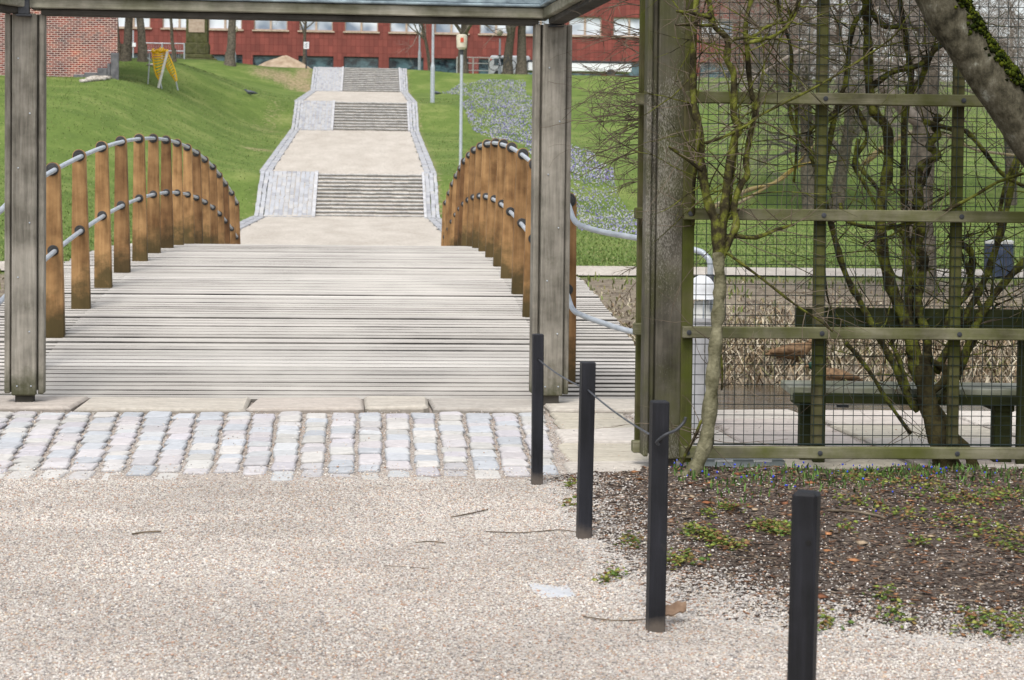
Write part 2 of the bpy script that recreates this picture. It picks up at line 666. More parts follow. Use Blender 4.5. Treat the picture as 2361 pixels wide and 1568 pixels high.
# brick
m, n, b = newmat('old_brick', .9, .15)
tc = n.nodes.new('ShaderNodeTexCoord')
sp = n.nodes.new('ShaderNodeSeparateXYZ')
n.links.new(tc.outputs['Object'], sp.inputs[0])
cb = n.nodes.new('ShaderNodeCombineXYZ')
ax = N(n, 'ShaderNodeMath', operation='ADD')
n.links.new(sp.outputs[0], ax.inputs[0])
n.links.new(sp.outputs[1], ax.inputs[1])
n.links.new(ax.outputs[0], cb.inputs[0])
n.links.new(sp.outputs[2], cb.inputs[1])
br = n.nodes.new('ShaderNodeTexBrick')
br.inputs['Scale'].default_value = 1
br.inputs['Brick Width'].default_value = .27
br.inputs['Row Height'].default_value = .098
br.inputs['Mortar Size'].default_value = .017
br.inputs['Color1'].default_value = (*srgb(134, 66, 54), 1)
br.inputs['Color2'].default_value = (*srgb(66, 44, 46), 1)
br.inputs['Mortar'].default_value = (*srgb(186, 174, 166), 1)
br.inputs['Bias'].default_value = -.1
n.links.new(cb.outputs[0], br.inputs['Vector'])
f = noi(n, tc.outputs['Object'], .9, 5, .6)
c = mixc(n, 1.0, br.outputs['Color'], ramp(n, f, [(.36, (.8, .8, .84)), (.6, (1.15, 1.0, .95)), (.72, (1.5, 1.0, .8))]), 'MULTIPLY')
setc(n, b, c)
bump(n, b, br.outputs['Fac'], -.4, .01)
M['brick'] = m
# red tile cladding
m, n, b = newmat('red_cladding', .7, .25)
tc = n.nodes.new('ShaderNodeTexCoord')
sp = n.nodes.new('ShaderNodeSeparateXYZ')
n.links.new(tc.outputs['Object'], sp.inputs[0])
cb = n.nodes.new('ShaderNodeCombineXYZ')
n.links.new(sp.outputs[0], cb.inputs[0])
n.links.new(sp.outputs[2], cb.inputs[1])
br = n.nodes.new('ShaderNodeTexBrick')
br.offset = 0
br.inputs['Scale'].default_value = 1
br.inputs['Brick Width'].default_value = .4
br.inputs['Row Height'].default_value = .62
br.inputs['Mortar Size'].default_value = .012
br.inputs['Color1'].default_value = (*srgb(136, 74, 66), 1)
br.inputs['Color2'].default_value = (*srgb(118, 64, 58), 1)
br.inputs['Mortar'].default_value = (*srgb(96, 40, 36), 1)
n.links.new(cb.outputs[0], br.inputs['Vector'])
f = noi(n, coords(n, (1, 1, .4)), .8, 5, .6)
setc(n, b, mixc(n, .8, br.outputs['Color'], ramp(n, f, [(.35, (.8, .8, .8)), (.65, (1.12, 1.1, 1.1))]), 'MULTIPLY'))
M['clad'] = m
m, n, b = newmat('dark_glass', .05, .6)
f = noi(n, coords(n, (.6, 1, .9)), 1.6, 4, .6)
setc(n, b, ramp(n, f, [(.4, srgb(24, 34, 42)), (.6, srgb(78, 104, 112))]))
M['glass'] = m
m, n, b = newmat('blind_window', .3, .5)
f = noi(n, coords(n, (.25, 1, .3)), 1.2, 2, .5)
setc(n, b, ramp(n, f, [(.4, srgb(120, 134, 152)), (.55, srgb(216, 222, 230))]))
M['blind'] = m
M['white'] = mat_simple('white_paint', srgb(236, 238, 240), srgb(222, 224, 228), 3, .45, .4)
M['offwhite'] = mat_simple('offwhite_paint', srgb(214, 214, 210), srgb(190, 190, 186), 5, .5, .4)
M['sill'] = mat_simple('sill_stone', srgb(190, 172, 156), srgb(160, 140, 124), 4, .8)
M['bark'] = mat_simple('grey_bark', srgb(120, 112, 100), srgb(68, 64, 56), 9, .95, .1, 0, .9, .02)
M['twig'] = mat_simple('bare_twigs', srgb(154, 146, 136), srgb(96, 88, 80), 6, .9, .1)
M['twigdark'] = mat_simple('dark_twigs', srgb(124, 112, 96), srgb(62, 52, 42), 12, .85, .2)
m, n, b = newmat('mossy_stem', .9, .12)
v = coords(n, obj_rand=True)
f = noi(n, v, 16, 6, .65)
f2 = noi(n, v, 90, 4, .6)
c = ramp(n, f, [(.32, srgb(30, 27, 20)), (.46, srgb(60, 55, 36)), (.57, srgb(94, 98, 38)), (.68, srgb(114, 116, 58)), (.8, srgb(134, 130, 108))])
c = mixc(n, .6, c, ramp(n, f2, [(.35, (.6, .6, .6)), (.65, (1.2, 1.2, 1.15))]), 'MULTIPLY')
setc(n, b, c)
bump(n, b, f2, .7, .006)
M['stem'] = m
M['stemgrey'] = mat_simple('lichened_grey_stem', srgb(132, 128, 104), srgb(62, 60, 40), 14, .9, .1, 0, .9, .01)
M['stemdark'] = mat_simple('dark_wet_stem', srgb(82, 76, 48), srgb(34, 30, 22), 12, .9, .1, 0, .9, .01)
m, n, b = newmat('leaning_bark', .9, .12)
v = coords(n, (1, 1, 1))
f = noi(n, v, 11, 8, .7)
f2 = noi(n, coords(n, (1, 1, .25)), 60, 5, .65)
c = ramp(n, f, [(.34, srgb(42, 40, 30)), (.5, srgb(84, 80, 66)), (.6, srgb(102, 98, 84)), (.7, srgb(150, 152, 140))])
c = mixc(n, .7, c, ramp(n, f2, [(.35, (.55, .54, .52)), (.62, (1.15,) * 3)]), 'MULTIPLY')
setc(n, b, c)
bump(n, b, f2, .9, .01)
M['bark2'] = m
M['moss'] = mat_attr('moss', .95, .05, 50, .5, .8, .01)
M['mstone'] = mat_wood('mossy_monument_stone', srgb(48, 48, 34), srgb(74, 74, 52), srgb(108, 106, 82), 'Z', .1, .95, topmoss=.4)
M['dgrey'] = mat_simple('grey_stone', srgb(116, 116, 118), srgb(84, 84, 88), 4, .9, .2)
M['concrete'] = mat_simple('pale_concrete', srgb(190, 190, 192), srgb(160, 160, 162), 5, .9, .2)
M['stepstone'] = mat_simple('step_stone', srgb(176, 170, 160), srgb(120, 114, 106), 7, .9, .2)
M['nosing'] = mat_simple('step_nosing', srgb(178, 177, 175), srgb(138, 137, 135), 5, .9, .2)
M['treadfill'] = mat_simple('tread_fill', srgb(186, 183, 178), srgb(150, 147, 142), 9, .9, .2)
M['sand'] = mat_simple('heaped_sand', srgb(200, 180, 156), srgb(164, 142, 118), 2.2, .95, .1, 0, .6, .1)
M['yellow'] = mat_simple('yellow_paint', srgb(226, 182, 20), srgb(200, 156, 14), 5, .5, .4)
M['bin'] = mat_simple('blue_grey_bin', srgb(78, 90, 112), srgb(58, 68, 88), 8, .5, .4, .3)
M['bird'] = mat_simple('grey_feathers', srgb(110, 116, 126), srgb(66, 68, 76), 20, .8, .2)
M['brownbird'] = mat_simple('brown_feathers', srgb(134, 108, 80), srgb(74, 56, 40), 18, .85, .2)
M['greenhead'] = mat_simple('green_head_feathers', srgb(20, 70, 50), srgb(12, 44, 34), 20, .4, .5)
M['leafdry'] = mat_simple('dry_leaf', srgb(158, 134, 112), srgb(116, 92, 74), 20, .8, .2)
M['red'] = mat_simple('red_plastic', srgb(196, 84, 52), srgb(170, 64, 40), 8, .5, .4)
M['lampglass'] = mat_simple('pale_lamp_glass', srgb(214, 206, 186), srgb(192, 184, 164), 4, .3, .5)
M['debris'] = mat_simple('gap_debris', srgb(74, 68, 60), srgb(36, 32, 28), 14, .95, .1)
M['darkwood'] = mat_wood('dark_green_bench', srgb(24, 28, 14), srgb(42, 46, 24), srgb(62, 64, 36), 'X', .7, .85, topmoss=.4, acol=srgb(58, 66, 26))
M['benchseat'] = mat_wood('bench_seat_wood', srgb(96, 98, 78), srgb(146, 146, 130), srgb(178, 178, 164), 'X', .7, .85, topmoss=.45, acol=srgb(98, 106, 50))

# ================================================================== SETTING: terrain
xs = np.unique(np.concatenate([np.arange(-150, -30, 5), np.arange(-30, 30, .5), np.arange(30, 161, 5)]))
ys = np.unique(np.concatenate([np.arange(-14, 11, 2), np.arange(11, 34, .35), np.arange(34, 135, .6), np.arange(135, 400, 8)]))
X, Y = np.meshgrid(xs, ys)
Z = H(X, Y)
inpath = (X > -4.15) & (X < 2.45) & (Y > 33)
Z = np.where(inpath, Z - .12, Z)
nx = len(xs)
V = np.stack([X, Y, Z], 2).reshape(-1, 3)
bare = np.zeros_like(X)


def blob(px, py, rx, ry, a):
    p = atH(px, py)
    global bare
    bare = np.maximum(bare, a * np.exp(-((X - p.x) / rx) ** 2 - ((Y - p.y) / ry) ** 2))


blob(612, 168, 1.6, 3, .55)
blob(650, 178, 1.3, 3, .6)
blob(680, 192, 1.2, 3, .6)
blob(704, 203, .9, 4, .6)
blob(700, 172, 1.0, 4, .6)
blob(632, 268, 1.0, 6, .36)
blob(610, 300, 1.6, 4, .36)
blob(600, 346, 1.3, 1.2, .5)
blob(1080, 168, 3, 4, .5)
edge = np.exp(-((np.maximum(X - 2.5, -4.2 - X)) / .35) ** 2) * (Y > 36)
bare = np.maximum(bare, edge * .42)
bank = sstep(33.2, 32.4, Y) * 1.0
C = np.stack([bare, bank, bare * 0], 2).reshape(-1, 3)
i = np.arange((len(ys) - 1) * nx).reshape(len(ys) - 1, nx)[:, :-1].ravel()
F = np.stack([i, i + 1, i + nx + 1, i + nx], 1)
ground = npmesh('ground', V, F, C, M['grass'], True)
tag(ground, kind='structure')

mb = MB()
mb.add([(-150, 11.42, WATER), (160, 11.42, WATER), (160, 23, WATER), (-150, 23, WATER)], [(0, 1, 2, 3)])
tag(mb.build('water', M['water']), kind='structure')

# cross path beyond the bridge and the straight path up the hill (follow the terrain)


def strip(name, x0, x1, y0, y1, dz, mat, nxs=10, stepy=.5, wav=0.0):
    xs_ = np.linspace(x0, x1, nxs)
    ys_ = np.arange(y0, y1 + stepy / 2, stepy)
    XX, YY = np.meshgrid(xs_, ys_)
    wv = wav * (np.sin(YY * 1.7) + np.sin(YY * 4.1 + 1) * .6)
    XX = XX + wv * (np.abs(XX - (x0 + x1) / 2) / ((x1 - x0) / 2))
    ZZ = Hp(np.maximum(YY, 33)) + dz
    if nxs > 20:
        ZZ = H(XX, np.maximum(YY, 33)) + dz
    k = len(xs_)
    i_ = np.arange((len(ys_) - 1) * k).reshape(len(ys_) - 1, k)[:, :-1].ravel()
    F_ = np.stack([i_, i_ + 1, i_ + k + 1, i_ + k], 1)
    return npmesh(name, np.stack([XX, YY, ZZ], 2).reshape(-1, 3), F_, None, mat, True)


tag(strip('cross_path', -60, 60, 33.1, 35.9, .03, M['path'], 80, .4, 0), kind='structure')
tag(strip('path', -3.75, 2.05, 34.2, 131.5, .045, M['path'], 8, .4, .06), kind='structure')

# sett side ramps and borders of the hill path: real little stones
mbs = MB()
greys = [srgb(170, 171, 174), srgb(176, 177, 181), srgb(160, 161, 166), srgb(178, 177, 177), srgb(172, 174, 179)]


def setts_on_path(x0, x1, y0, y1, sx=.17, sy=.26):
    x = x0
    while x < x1 - .03:
        wx = min(sx, x1 - x)
        y = y0 + random.uniform(0, .1)
        while y < y1:
            l = sy * random.uniform(.8, 1.2)
            z0, z1 = float(Hp(y)), float(Hp(min(y + l, y1)))
            dz = .075 + random.uniform(-.008, .008)
            g = .012
            c_ = random.choice(greys)
            b_v = random.uniform(.93, 1.05)
            c_ = tuple(q * b_v for q in c_)
            jx = random.uniform(-.015, .015)
            vs = [(x + g + jx, y + g, z0 - .02), (x + wx - g + jx, y + g, z0 - .02), (x + wx - g + jx, y + l - g, z1 - .02), (x + g + jx, y + l - g, z1 - .02),
                  (x + g + jx, y + g, z0 + dz), (x + wx - g + jx, y + g, z0 + dz), (x + wx - g + jx, y + l - g, z1 + dz), (x + g + jx, y + l - g, z1 + dz)]
            mbs.add(vs, [(4, 5, 6, 7), (0, 1, 5, 4), (1, 2, 6, 5), (2, 3, 7, 6), (3, 0, 4, 7)], c_)
            y += l
        x += wx


FL = [(65.6, 69.2, .91, 2.57, 12), (95.4, 100.0, 5.3, 7.06, 10), (124.6, 131.0, 9.2, 11.3, 13)]
for (a0, a1, z0, z1, ns) in FL:
    setts_on_path(-4.15, -2.1, a0 - .3, a1 + .2)
    setts_on_path(2.02, 2.5, a0 - .3, a1 + .2)
for (b0, b1) in ((36.2, 65.3), (69.4, 95.1), (100.2, 124.3)):
    setts_on_path(-4.2, -3.72, b0, b1, .24, .3)
    setts_on_path(2.03, 2.5, b0, b1, .24, .3)
tag(mbs.build('sett_borders', M['stone']), kind='structure')

flight_words = ['lowest flight of stone steps, just beyond the bridge on the hill path',
                'middle flight of stone steps between two gravel landings',
                'topmost flight of stone steps, ending below the red building']
for k, (a0, a1, z0, z1, ns) in enumerate(FL):
    t = thing('stone_stairs', (0, a0, z0), flight_words[k], 'stairs', 'flights of steps on the hill path')
    tr = (a1 - a0) / ns
    rs = (z1 - z0) / ns
    for j in range(ns):
        mb = MB()
        y0 = a0 + j * tr
        # each step: timber-fronted stone, slightly uneven
        M2 = Matrix.Translation((0, 0, 0))
        nseg = 7
        prev = -1.97
        for q in range(nseg):
            nxp = -1.97 + (3.89) * (q + 1) / nseg + (random.uniform(-.1, .1) if q < nseg - 1 else 0)
            dz = random.uniform(-.012, .012)
            zt_ = z0 + (j + 1) * rs + dz + .01
            mb.box(prev, nxp, y0 - .05 + random.uniform(-.015, .015), y0 + .10, zt_ - rs * .52, zt_, bev=.03)
            prev = nxp
        st_ = part(mb, 'step', M['nosing'], t)
        mb = MB()
        mb.box(-1.97, 1.92, y0 + .02, y0 + tr + .12, z0 + j * rs - .1, z0 + (j + 1) * rs - .01)
        mb.build('tread_fill', M['treadfill'], st_, offset=t.location)
    for x0, x1 in ((-2.1, -1.972), (1.922, 2.02)):
        mb = MB()
        vs = []
        for (yy, zz) in ((a0 - .25, z0 - .15), (a0 - .25, z0 + .1), (a0, z0 + .2), (a1, z1 + .12), (a1 + .2, z1 + .1), (a1 + .2, z1 - .3)):
            vs += [(x0, yy, zz), (x1, yy, zz)]
        fs = [(0, 2, 4, 6, 8, 10), (11, 9, 7, 5, 3, 1)] + [(2 * q, 2 * q + 1, (2 * q + 3) % 12, (2 * q + 2) % 12) for q in range(6)]
        mb.add(vs, fs)
        part(mb, 'kerb', M['concrete'], t)

# ================================================================== near ground
# gravel court
gx = np.linspace(-9, 9, 120)
gy = np.linspace(-6, 8.95, 120)
X2, Y2 = np.meshgrid(gx, gy)
Z2 = np.array([mnoise.noise(Vector((x * 1.1, y * 1.1, 0))) for x, y in zip(X2.ravel(), Y2.ravel())]).reshape(X2.shape) * .012
Z2 = Z2 - sstep(8.2, 8.6, Y2) * .012
i = np.arange(119 * 120).reshape(119, 120)[:, :-1].ravel()
tag(npmesh('gravel_court', np.stack([X2, Y2, Z2], 2).reshape(-1, 3), np.stack([i, i + 1, i + 121, i + 120], 1), None, M['gravel'], True), kind='structure')


def gz(x, y):
    return mnoise.noise(Vector((x * 1.1, y * 1.1, 0))) * .012 - float(sstep(8.2, 8.6, y)) * .012


# joint fill beneath the paving
mb = MB()
mb.add([(-12, 8.4, -.009), (2.05, 8.4, -.009), (2.05, 12.0, -.016), (-12, 12.0, -.016), (14, 8.4, -.016), (14, 11.38, -.016), (2.05, 11.38, -.016)], [(0, 1, 2, 3), (1, 4, 5, 6)])
tag(mb.build('joint_bed', M['gravel']), kind='structure')
# quay wall under the paving edge
mb = MB()
mb.box(-30, 2.05, 11.98, 12.25, -1.6, -.06)
mb.box(2.05, 30, 11.34, 11.7, -1.6, -.06)
tag(mb.build('quay_wall', M['dgrey']), 'stone quay wall holding the terrace above the water', 'wall')


def stone(mb, x0, x1, y0, y1, zt, col, rnd=.014, jit=.008, h=.08):
    J = lambda: random.uniform(-jit, jit)
    c4 = [(x0, y0), (x1, y0), (x1, y1), (x0, y1)]
    P8 = []
    r = min(rnd * 1.6, (x1 - x0) * .3, (y1 - y0) * .3)
    for (ax_, ay_, sx, sy) in ((x0, y0, 1, 1), (x1, y0, -1, 1), (x1, y1, -1, -1), (x0, y1, 1, -1)):
        jx, jy = J(), J()
        pts = [(ax_ + jx, ay_ + sy * r + jy), (ax_ + sx * r + jx, ay_ + jy)]
        if (sx, sy) in ((-1, 1), (1, -1)):
            pts = pts[::-1]
        P8 += pts
    cx, cy = (x0 + x1) / 2, (y0 + y1) / 2
    tz = [zt + J() * .4 for _ in range(8)]
    vs = [(p[0], p[1], zt - h) for p in P8]
    vs += [(p[0], p[1], z - rnd * .8) for p, z in zip(P8, tz)]
    ins = lambda p: (p[0] + (1 if p[0] < cx else -1) * rnd, p[1] + (1 if p[1] < cy else -1) * rnd)
    vs += [(*ins(p), z) for p, z in zip(P8, tz)]
    fs = []
    for k in range(2):
        for j in range(8):
            n_ = (j + 1) % 8
            fs.append((k * 8 + j, k * 8 + n_, k * 8 + 8 + n_, k * 8 + 8 + j))
    fs.append(tuple(range(16, 24)))
    mb.add(vs, fs, col)
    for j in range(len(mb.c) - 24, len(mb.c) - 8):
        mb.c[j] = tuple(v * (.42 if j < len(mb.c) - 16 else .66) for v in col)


settc_raw = [srgb(172, 182, 198), srgb(196, 182, 188), srgb(200, 192, 190), srgb(184, 174, 190), srgb(194, 200, 206), srgb(206, 198, 188), srgb(176, 170, 178), srgb(160, 174, 192), srgb(200, 190, 196), srgb(190, 186, 176)]
settc = [tuple(.34 * q + .66 * g_ for q, g_ in zip(c0, (.57, .56, .545))) for c0 in settc_raw]
mb = MB()
x = -3.9
cx_i = 0
while x < 1.04:
    wv = random.uniform(.135, .155)
    y = 11.22 - random.uniform(0, .1)
    yend = 8.25 + random.uniform(-.15, .1)
    while y > yend:
        l = random.uniform(.15, .30)
        # the courses bend slightly towards the right, as in the old paving
        gs = 1 - .16 * (11.2 - y + l / 2) / 2.6        # the courses close up towards the court
        c_ = random.choice(settc)
        b_v = random.uniform(.85, 1.05)
        c_ = tuple(min(.8, q * b_v) for q in c_)
        sink = .022 * float(sstep(9.1, 8.4, y))
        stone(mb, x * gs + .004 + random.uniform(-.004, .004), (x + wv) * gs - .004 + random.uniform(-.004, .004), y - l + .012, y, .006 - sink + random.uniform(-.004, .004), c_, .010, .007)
        y -= l
    x += wv + random.uniform(.012, .02)
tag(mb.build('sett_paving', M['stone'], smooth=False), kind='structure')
# a half-buried line of setts down the gravel
mb = MB()
y = 8.3
while y > 4.6:
    l = random.uniform(.16, .26)
    for xx in (.36, .53):
        ypx = 488 + 1.25 * 4200 / y
        shown = 1095 < ypx < 1140 or 1168 < ypx < 1216 or 1340 < ypx < 1450
        zt = gz(xx, y) + (random.choice([-.009, -.005, -.002]) if shown else -.03)
        stone(mb, xx, xx + .155, y - l + .012, y, zt, random.choice(settc[:2] + settc[7:8]))
    y -= l
tag(mb.build('buried_sett_line', M['stone']), kind='structure')
# long kerb flags in front of the deck
mb = MB()
flagc = [srgb(188, 182, 172), srgb(178, 173, 166), srgb(196, 190, 180), srgb(186, 178, 170)]
x = -4.3
for wv in (.9, .75, .85, 1.05, .72, .42, .72, .94):
    stone(mb, x + .008, x + wv - .008, 11.27 + random.uniform(-.03, .02), 11.93, .02 + random.uniform(-.006, .008), random.choice(flagc), .02, .02, .12)
    x += wv
tag(mb.build('kerb_flags', M['flag']), kind='structure')
# terrace slabs on the right
mb = MB()
pinks = [srgb(192, 186, 178), srgb(184, 178, 168), srgb(198, 190, 183), srgb(188, 182, 168), srgb(204, 198, 191), srgb(190, 181, 175)]
x = 1.20
while x < 7.5:
    wv = random.uniform(.3, .46) if x < 1.6 else random.uniform(.5, .95)
    y = 11.2 if x < 2.0 else 11.36
    while y > 8.35:
        l = random.uniform(.35, .9)
        xe_ = x + .01 if x > 1.21 else 1.10 * (1 - .16 * (11.2 - y + l / 2) / 2.6) + .035
        stone(mb, xe_, x + wv - .018, max(y - l, 8.3) + .012, y, .004 + random.uniform(-.005, .005), random.choice(pinks), .016, .016, .1)
        y -= l
    x += wv + random.uniform(0, .03)
tag(mb.build('terrace', M['flag']), kind='structure')

# ------------------------------------------------------------ soil bed
edge_px = [(1215, 1098), (1300, 1150), (1345, 1250), (1420, 1345), (1500, 1395), (1640, 1430), (1850, 1465), (2100, 1480), (2361, 1500), (2700, 1530)]
epts = [atZ(a_, b_, 0) for a_, b_ in edge_px]
ex = np.array([p.x for p in epts])
ey = np.array([p.y for p in epts])


def bed_in(x, y):
    """signed measure: >0 inside the bed"""
    P = np.stack([np.asarray(x, float), np.asarray(y, float)], -1)
    best = np.full(P.shape[:-1], 9.0)
    sgn = np.ones(P.shape[:-1])
    for k in range(len(ex) - 1):
        a_ = np.array([ex[k], ey[k]])
        d_ = np.array([ex[k + 1] - ex[k], ey[k + 1] - ey[k]])
        tt = np.clip(((P - a_) @ d_) / (d_ @ d_), 0, 1)
        q = a_ + tt[..., None] * d_
        dd = np.linalg.norm(P - q, axis=-1)
        cr = d_[0] * (P[..., 1] - a_[1]) - d_[1] * (P[..., 0] - a_[0])
        m_ = dd < best
        best = np.where(m_, dd, best)
        sgn = np.where(m_, np.where(cr > 0, 1, -1), sgn)
    return best * sgn


def back_in(x, y):
    # distance to the back edge of the bed (under the trellis)
    return 8.63 - y


bx = np.arange(.6, 5.2, .035)
by = np.arange(4.8, 9.05, .035)
X3, Y3 = np.meshgrid(bx, by)
D3 = bed_in(X3, Y3)
nz = np.array([mnoise.fractal(Vector((x * 3, y * 3, 2)), 1.0, 2.0, 4) for x, y in zip(X3.ravel(), Y3.ravel())]).reshape(X3.shape)
Z3 = np.clip(D3 + nz * .16, -.25, .25) * .12 + nz * .016 + .004
Z3 = Z3 - sstep(-.02, .14, -D3) * .06
Z3 = np.minimum(Z3, (back_in(X3, Y3)) * .5 + nz * .02)
# keep the paved corner clear of soil
Z3 = np.where((Y3 > 8.45) & (X3 < 1.30), -.06, Z3)
k = len(bx)
i = np.arange((len(by) - 1) * k).reshape(len(by) - 1, k)[:, :-1].ravel()
tag(npmesh('soil_bed', np.stack([X3, Y3, Z3], 2).reshape(-1, 3), np.stack([i, i + 1, i + k + 1, i + k], 1), None, M['soil'], True), kind='structure')
_bz = Z3


def bz(x, y):
    fx = np.clip((np.asarray(x, float) - bx[0]) / .035, 0, len(bx) - 1.001)
    fy = np.clip((np.asarray(y, float) - by[0]) / .035, 0, len(by) - 1.001)
    i0, j0 = fx.astype(int), fy.astype(int)
    u_, v_ = fx - i0, fy - j0
    return (_bz[j0, i0] * (1 - u_) + _bz[j0, i0 + 1] * u_) * (1 - v_) + (_bz[j0 + 1, i0] * (1 - u_) + _bz[j0 + 1, i0 + 1] * u_) * v_


# loose pebbles: gravel court, joints, bed
def frus(n_, y0, y1, xa=-1.0, xb=1.0):
    """uniform points of the ground that lie in view between depths y0..y1"""
    yy = np.sqrt(rng.uniform(y0 ** 2, y1 ** 2, n_))
    t_ = rng.uniform(0, 1, n_)
    xl, xr = -.225 * yy, .38 * yy
    return xl + (xr - xl) * t_, yy


pebcol = [srgb(200, 192, 182), srgb(190, 182, 172), srgb(216, 210, 202), srgb(176, 168, 160), srgb(146, 140, 136), srgb(196, 172, 146), srgb(178, 140, 114), srgb(208, 200, 184), srgb(198, 192, 186), srgb(186, 178, 168), srgb(204, 196, 188), srgb(132, 126, 122), srgb(186, 178, 168), srgb(196, 188, 180)]
pebcol = neutral(pebcol, .22, 1.1)
x_, y_ = frus(210000, 4.4, 8.75)
d_ = bed_in(x_, y_) + rng.normal(0, .06, len(x_))
keep = (d_ < .02)
x_, y_ = x_[keep], y_[keep]
z_ = np.array([gz(a_, b_) for a_, b_ in zip(x_, y_)])
s_ = rng.gamma(5, .00034, len(x_)) + .0011
fade = rng.uniform(0, 1, len(x_)) > sstep(8.35, 8.8, y_) * .9
x_, y_, z_, s_ = x_[fade], y_[fade], z_[fade], s_[fade]
P = np.stack([x_, y_, z_ + s_ * .35], 1)
lowf = np.array([mnoise.fractal(Vector((a_ * .9, b_ * 1.4, 4)), 1, 2, 3) for a_, b_ in P[:, :2]])
tag(scatter('gravel_pebbles', P, s_, pal(pebcol, len(P), .07) * np.clip(.97 + .28 * lowf, .75, 1.08)[:, None], M['pebble'], PEB_V, PEB_F, .65), kind='stuff')
# pebbles strewn on the bed and over its edge
x_ = rng.uniform(.6, 4.6, 60000)
y_ = rng.uniform(4.8, 8.68, 60000)
d_ = bed_in(x_, y_)
p_ = np.exp(-np.clip(d_, 0, 9) / .38) * .5 + .16
kp = (d_ > -.1) & (rng.uniform(0, 1, len(x_)) < p_)
x_, y_ = x_[kp], y_[kp]
s_ = rng.gamma(5, .00038, len(x_)) + .001
P = np.stack([x_, y_, bz(x_, y_) + s_ * .3], 1)
tag(scatter('bed_pebbles', P, s_, pal(pebcol, len(P)), M['pebble'], PEB_V, PEB_F, .65), kind='stuff')
tt_ = rng.uniform(0, len(ex) - 1.001, 60000)
ki = tt_.astype(int)
fr_ = tt_ - ki
qx, qy = ex[ki] + fr_ * (ex[ki + 1] - ex[ki]), ey[ki] + fr_ * (ey[ki + 1] - ey[ki])
nx_, ny_ = -(ey[ki + 1] - ey[ki]), ex[ki + 1] - ex[ki]
nl_ = np.hypot(nx_, ny_)
of_ = rng.gamma(1.3, .09, len(tt_)) - .05
x_, y_ = qx + nx_ / nl_ * of_, qy + ny_ / nl_ * of_
kp = (y_ < 8.66) & (x_ < 4.6) & (y_ > 4.8)
x_, y_ = x_[kp], y_[kp]
s_ = rng.gamma(5, .0004, len(x_)) + .001
gz_ = np.array([gz(a_, b_) for a_, b_ in zip(x_, y_)])
P = np.stack([x_, y_, np.maximum(bz(x_, y_), gz_) + s_ * .35], 1)
tag(scatter('edge_pebbles', P, s_, pal(pebcol, len(P)) * .80, M['pebble'], PEB_V, PEB_F, .65), kind='stuff')
# litter of bark chips, leaf scraps and short stalks
x_ = rng.uniform(.7, 4.6, 42000)
y_ = rng.uniform(4.8, 8.7, 42000)
kp = bed_in(x_, y_) + rng.normal(0, .05, len(x_)) > .03
x_, y_ = x_[kp], y_[kp]
s_ = rng.uniform(.004, .013, len(x_))
P = np.stack([x_, y_, bz(x_, y_) + s_ * .25], 1)
lit = [srgb(92, 76, 66), srgb(124, 106, 92), srgb(66, 54, 48), srgb(156, 140, 122), srgb(104, 94, 86), srgb(134, 98, 74), srgb(54, 48, 44), srgb(80, 70, 64)]
v4 = OCT_V * np.array([1.6, .35, .25])
tag(scatter('bark_litter', P, s_, pal(lit, len(P), .2), M['bits'], v4, OCT_F, 1, .3, .5), kind='stuff')
# pebbles in the joints of setts
x_, y_ = frus(26000, 8.4, 11.3)
kp = x_ < 6
x_, y_ = x_[kp], y_[kp]
s_ = rng.gamma(5, .0004, len(x_)) + .001
hid = rng.uniform(0, 1, len(x_)) < .25 + .75 * sstep(9.2, 8.5, y_)
zz_ = np.where(rng.uniform(0, 1, len(x_)) < .05 + .8 * sstep(9.0, 8.5, y_), .007, -.006)
P = np.stack([x_, y_, zz_], 1)
tag(scatter('joint_pebbles', P, s_, pal(pebcol, len(P)), M['pebble'], PEB_V, PEB_F, .65), kind='stuff')

# ================================================================== BRIDGE
YC, HALF, RISE = 22.6, 10.75, .79
DZ = lambda y: RISE * (1 - ((y - YC) / HALF) ** 2)
XL, XR = -2.36, 1.33
bridge = thing('footbridge', (0, YC, 0), 'arched wooden footbridge with plank deck and curved picket railings over the moat', 'footbridge')
mb = MB()
y = 11.97
pitch = .118
while y < 33.3:
    z = DZ(y)
    sl = -2 * RISE * (y - YC) / HALF ** 2
    ang = math.atan(sl)
    jit = random.uniform(-.0016, .0016)
    if random.random() < .04:
        jit += random.choice([.009, -.006])
    Mx = Matrix.Translation((0, y, z + jit)) @ Matrix.Rotation(ang + random.uniform(-.02, .02), 4, 'X') @ Matrix.Rotation(random.uniform(-.0012, .0012), 4, 'Z')
    b0 = random.uniform(.90, 1.05)
    tn = random.random()
    c_ = tuple(q * b0 for q in (srgb(184, 180, 174) if tn < .72 else srgb(168, 164, 158) if tn < .92 else srgb(206, 202, 196)))
    x0 = -3.08 + random.uniform(-.015, .015)
    x1 = 2.02 + random.uniform(-.015, .015)
    seg = [x0, -2.30, 1.27, x1]
    gj = random.uniform(-.004, .005)
    for q in range(len(seg) - 1):
        g2 = .024 if q in (0, 2) else .0125 + gj * .4
        ov = .012 if q in (0, 2) else 0
        mb.box(seg[q] - (ov if q == 2 else 0), seg[q + 1] + (ov if q == 0 else 0), -pitch / 2 + g2, pitch / 2 - g2 + gj, -.046, -.0012 if ov else 0, Mx, c_, bev=.004)
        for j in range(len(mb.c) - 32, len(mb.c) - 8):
            mb.c[j] = tuple(v * .12 for v in c_)  # side faces coloured darker: joint dirt plus painted shade of the gaps
    y += pitch * math.cos(ang)
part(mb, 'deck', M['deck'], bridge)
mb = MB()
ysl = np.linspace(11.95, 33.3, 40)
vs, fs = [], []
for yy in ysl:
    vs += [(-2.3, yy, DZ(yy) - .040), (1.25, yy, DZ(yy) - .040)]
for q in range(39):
    fs.append((2 * q, 2 * q + 1, 2 * q + 3, 2 * q + 2))
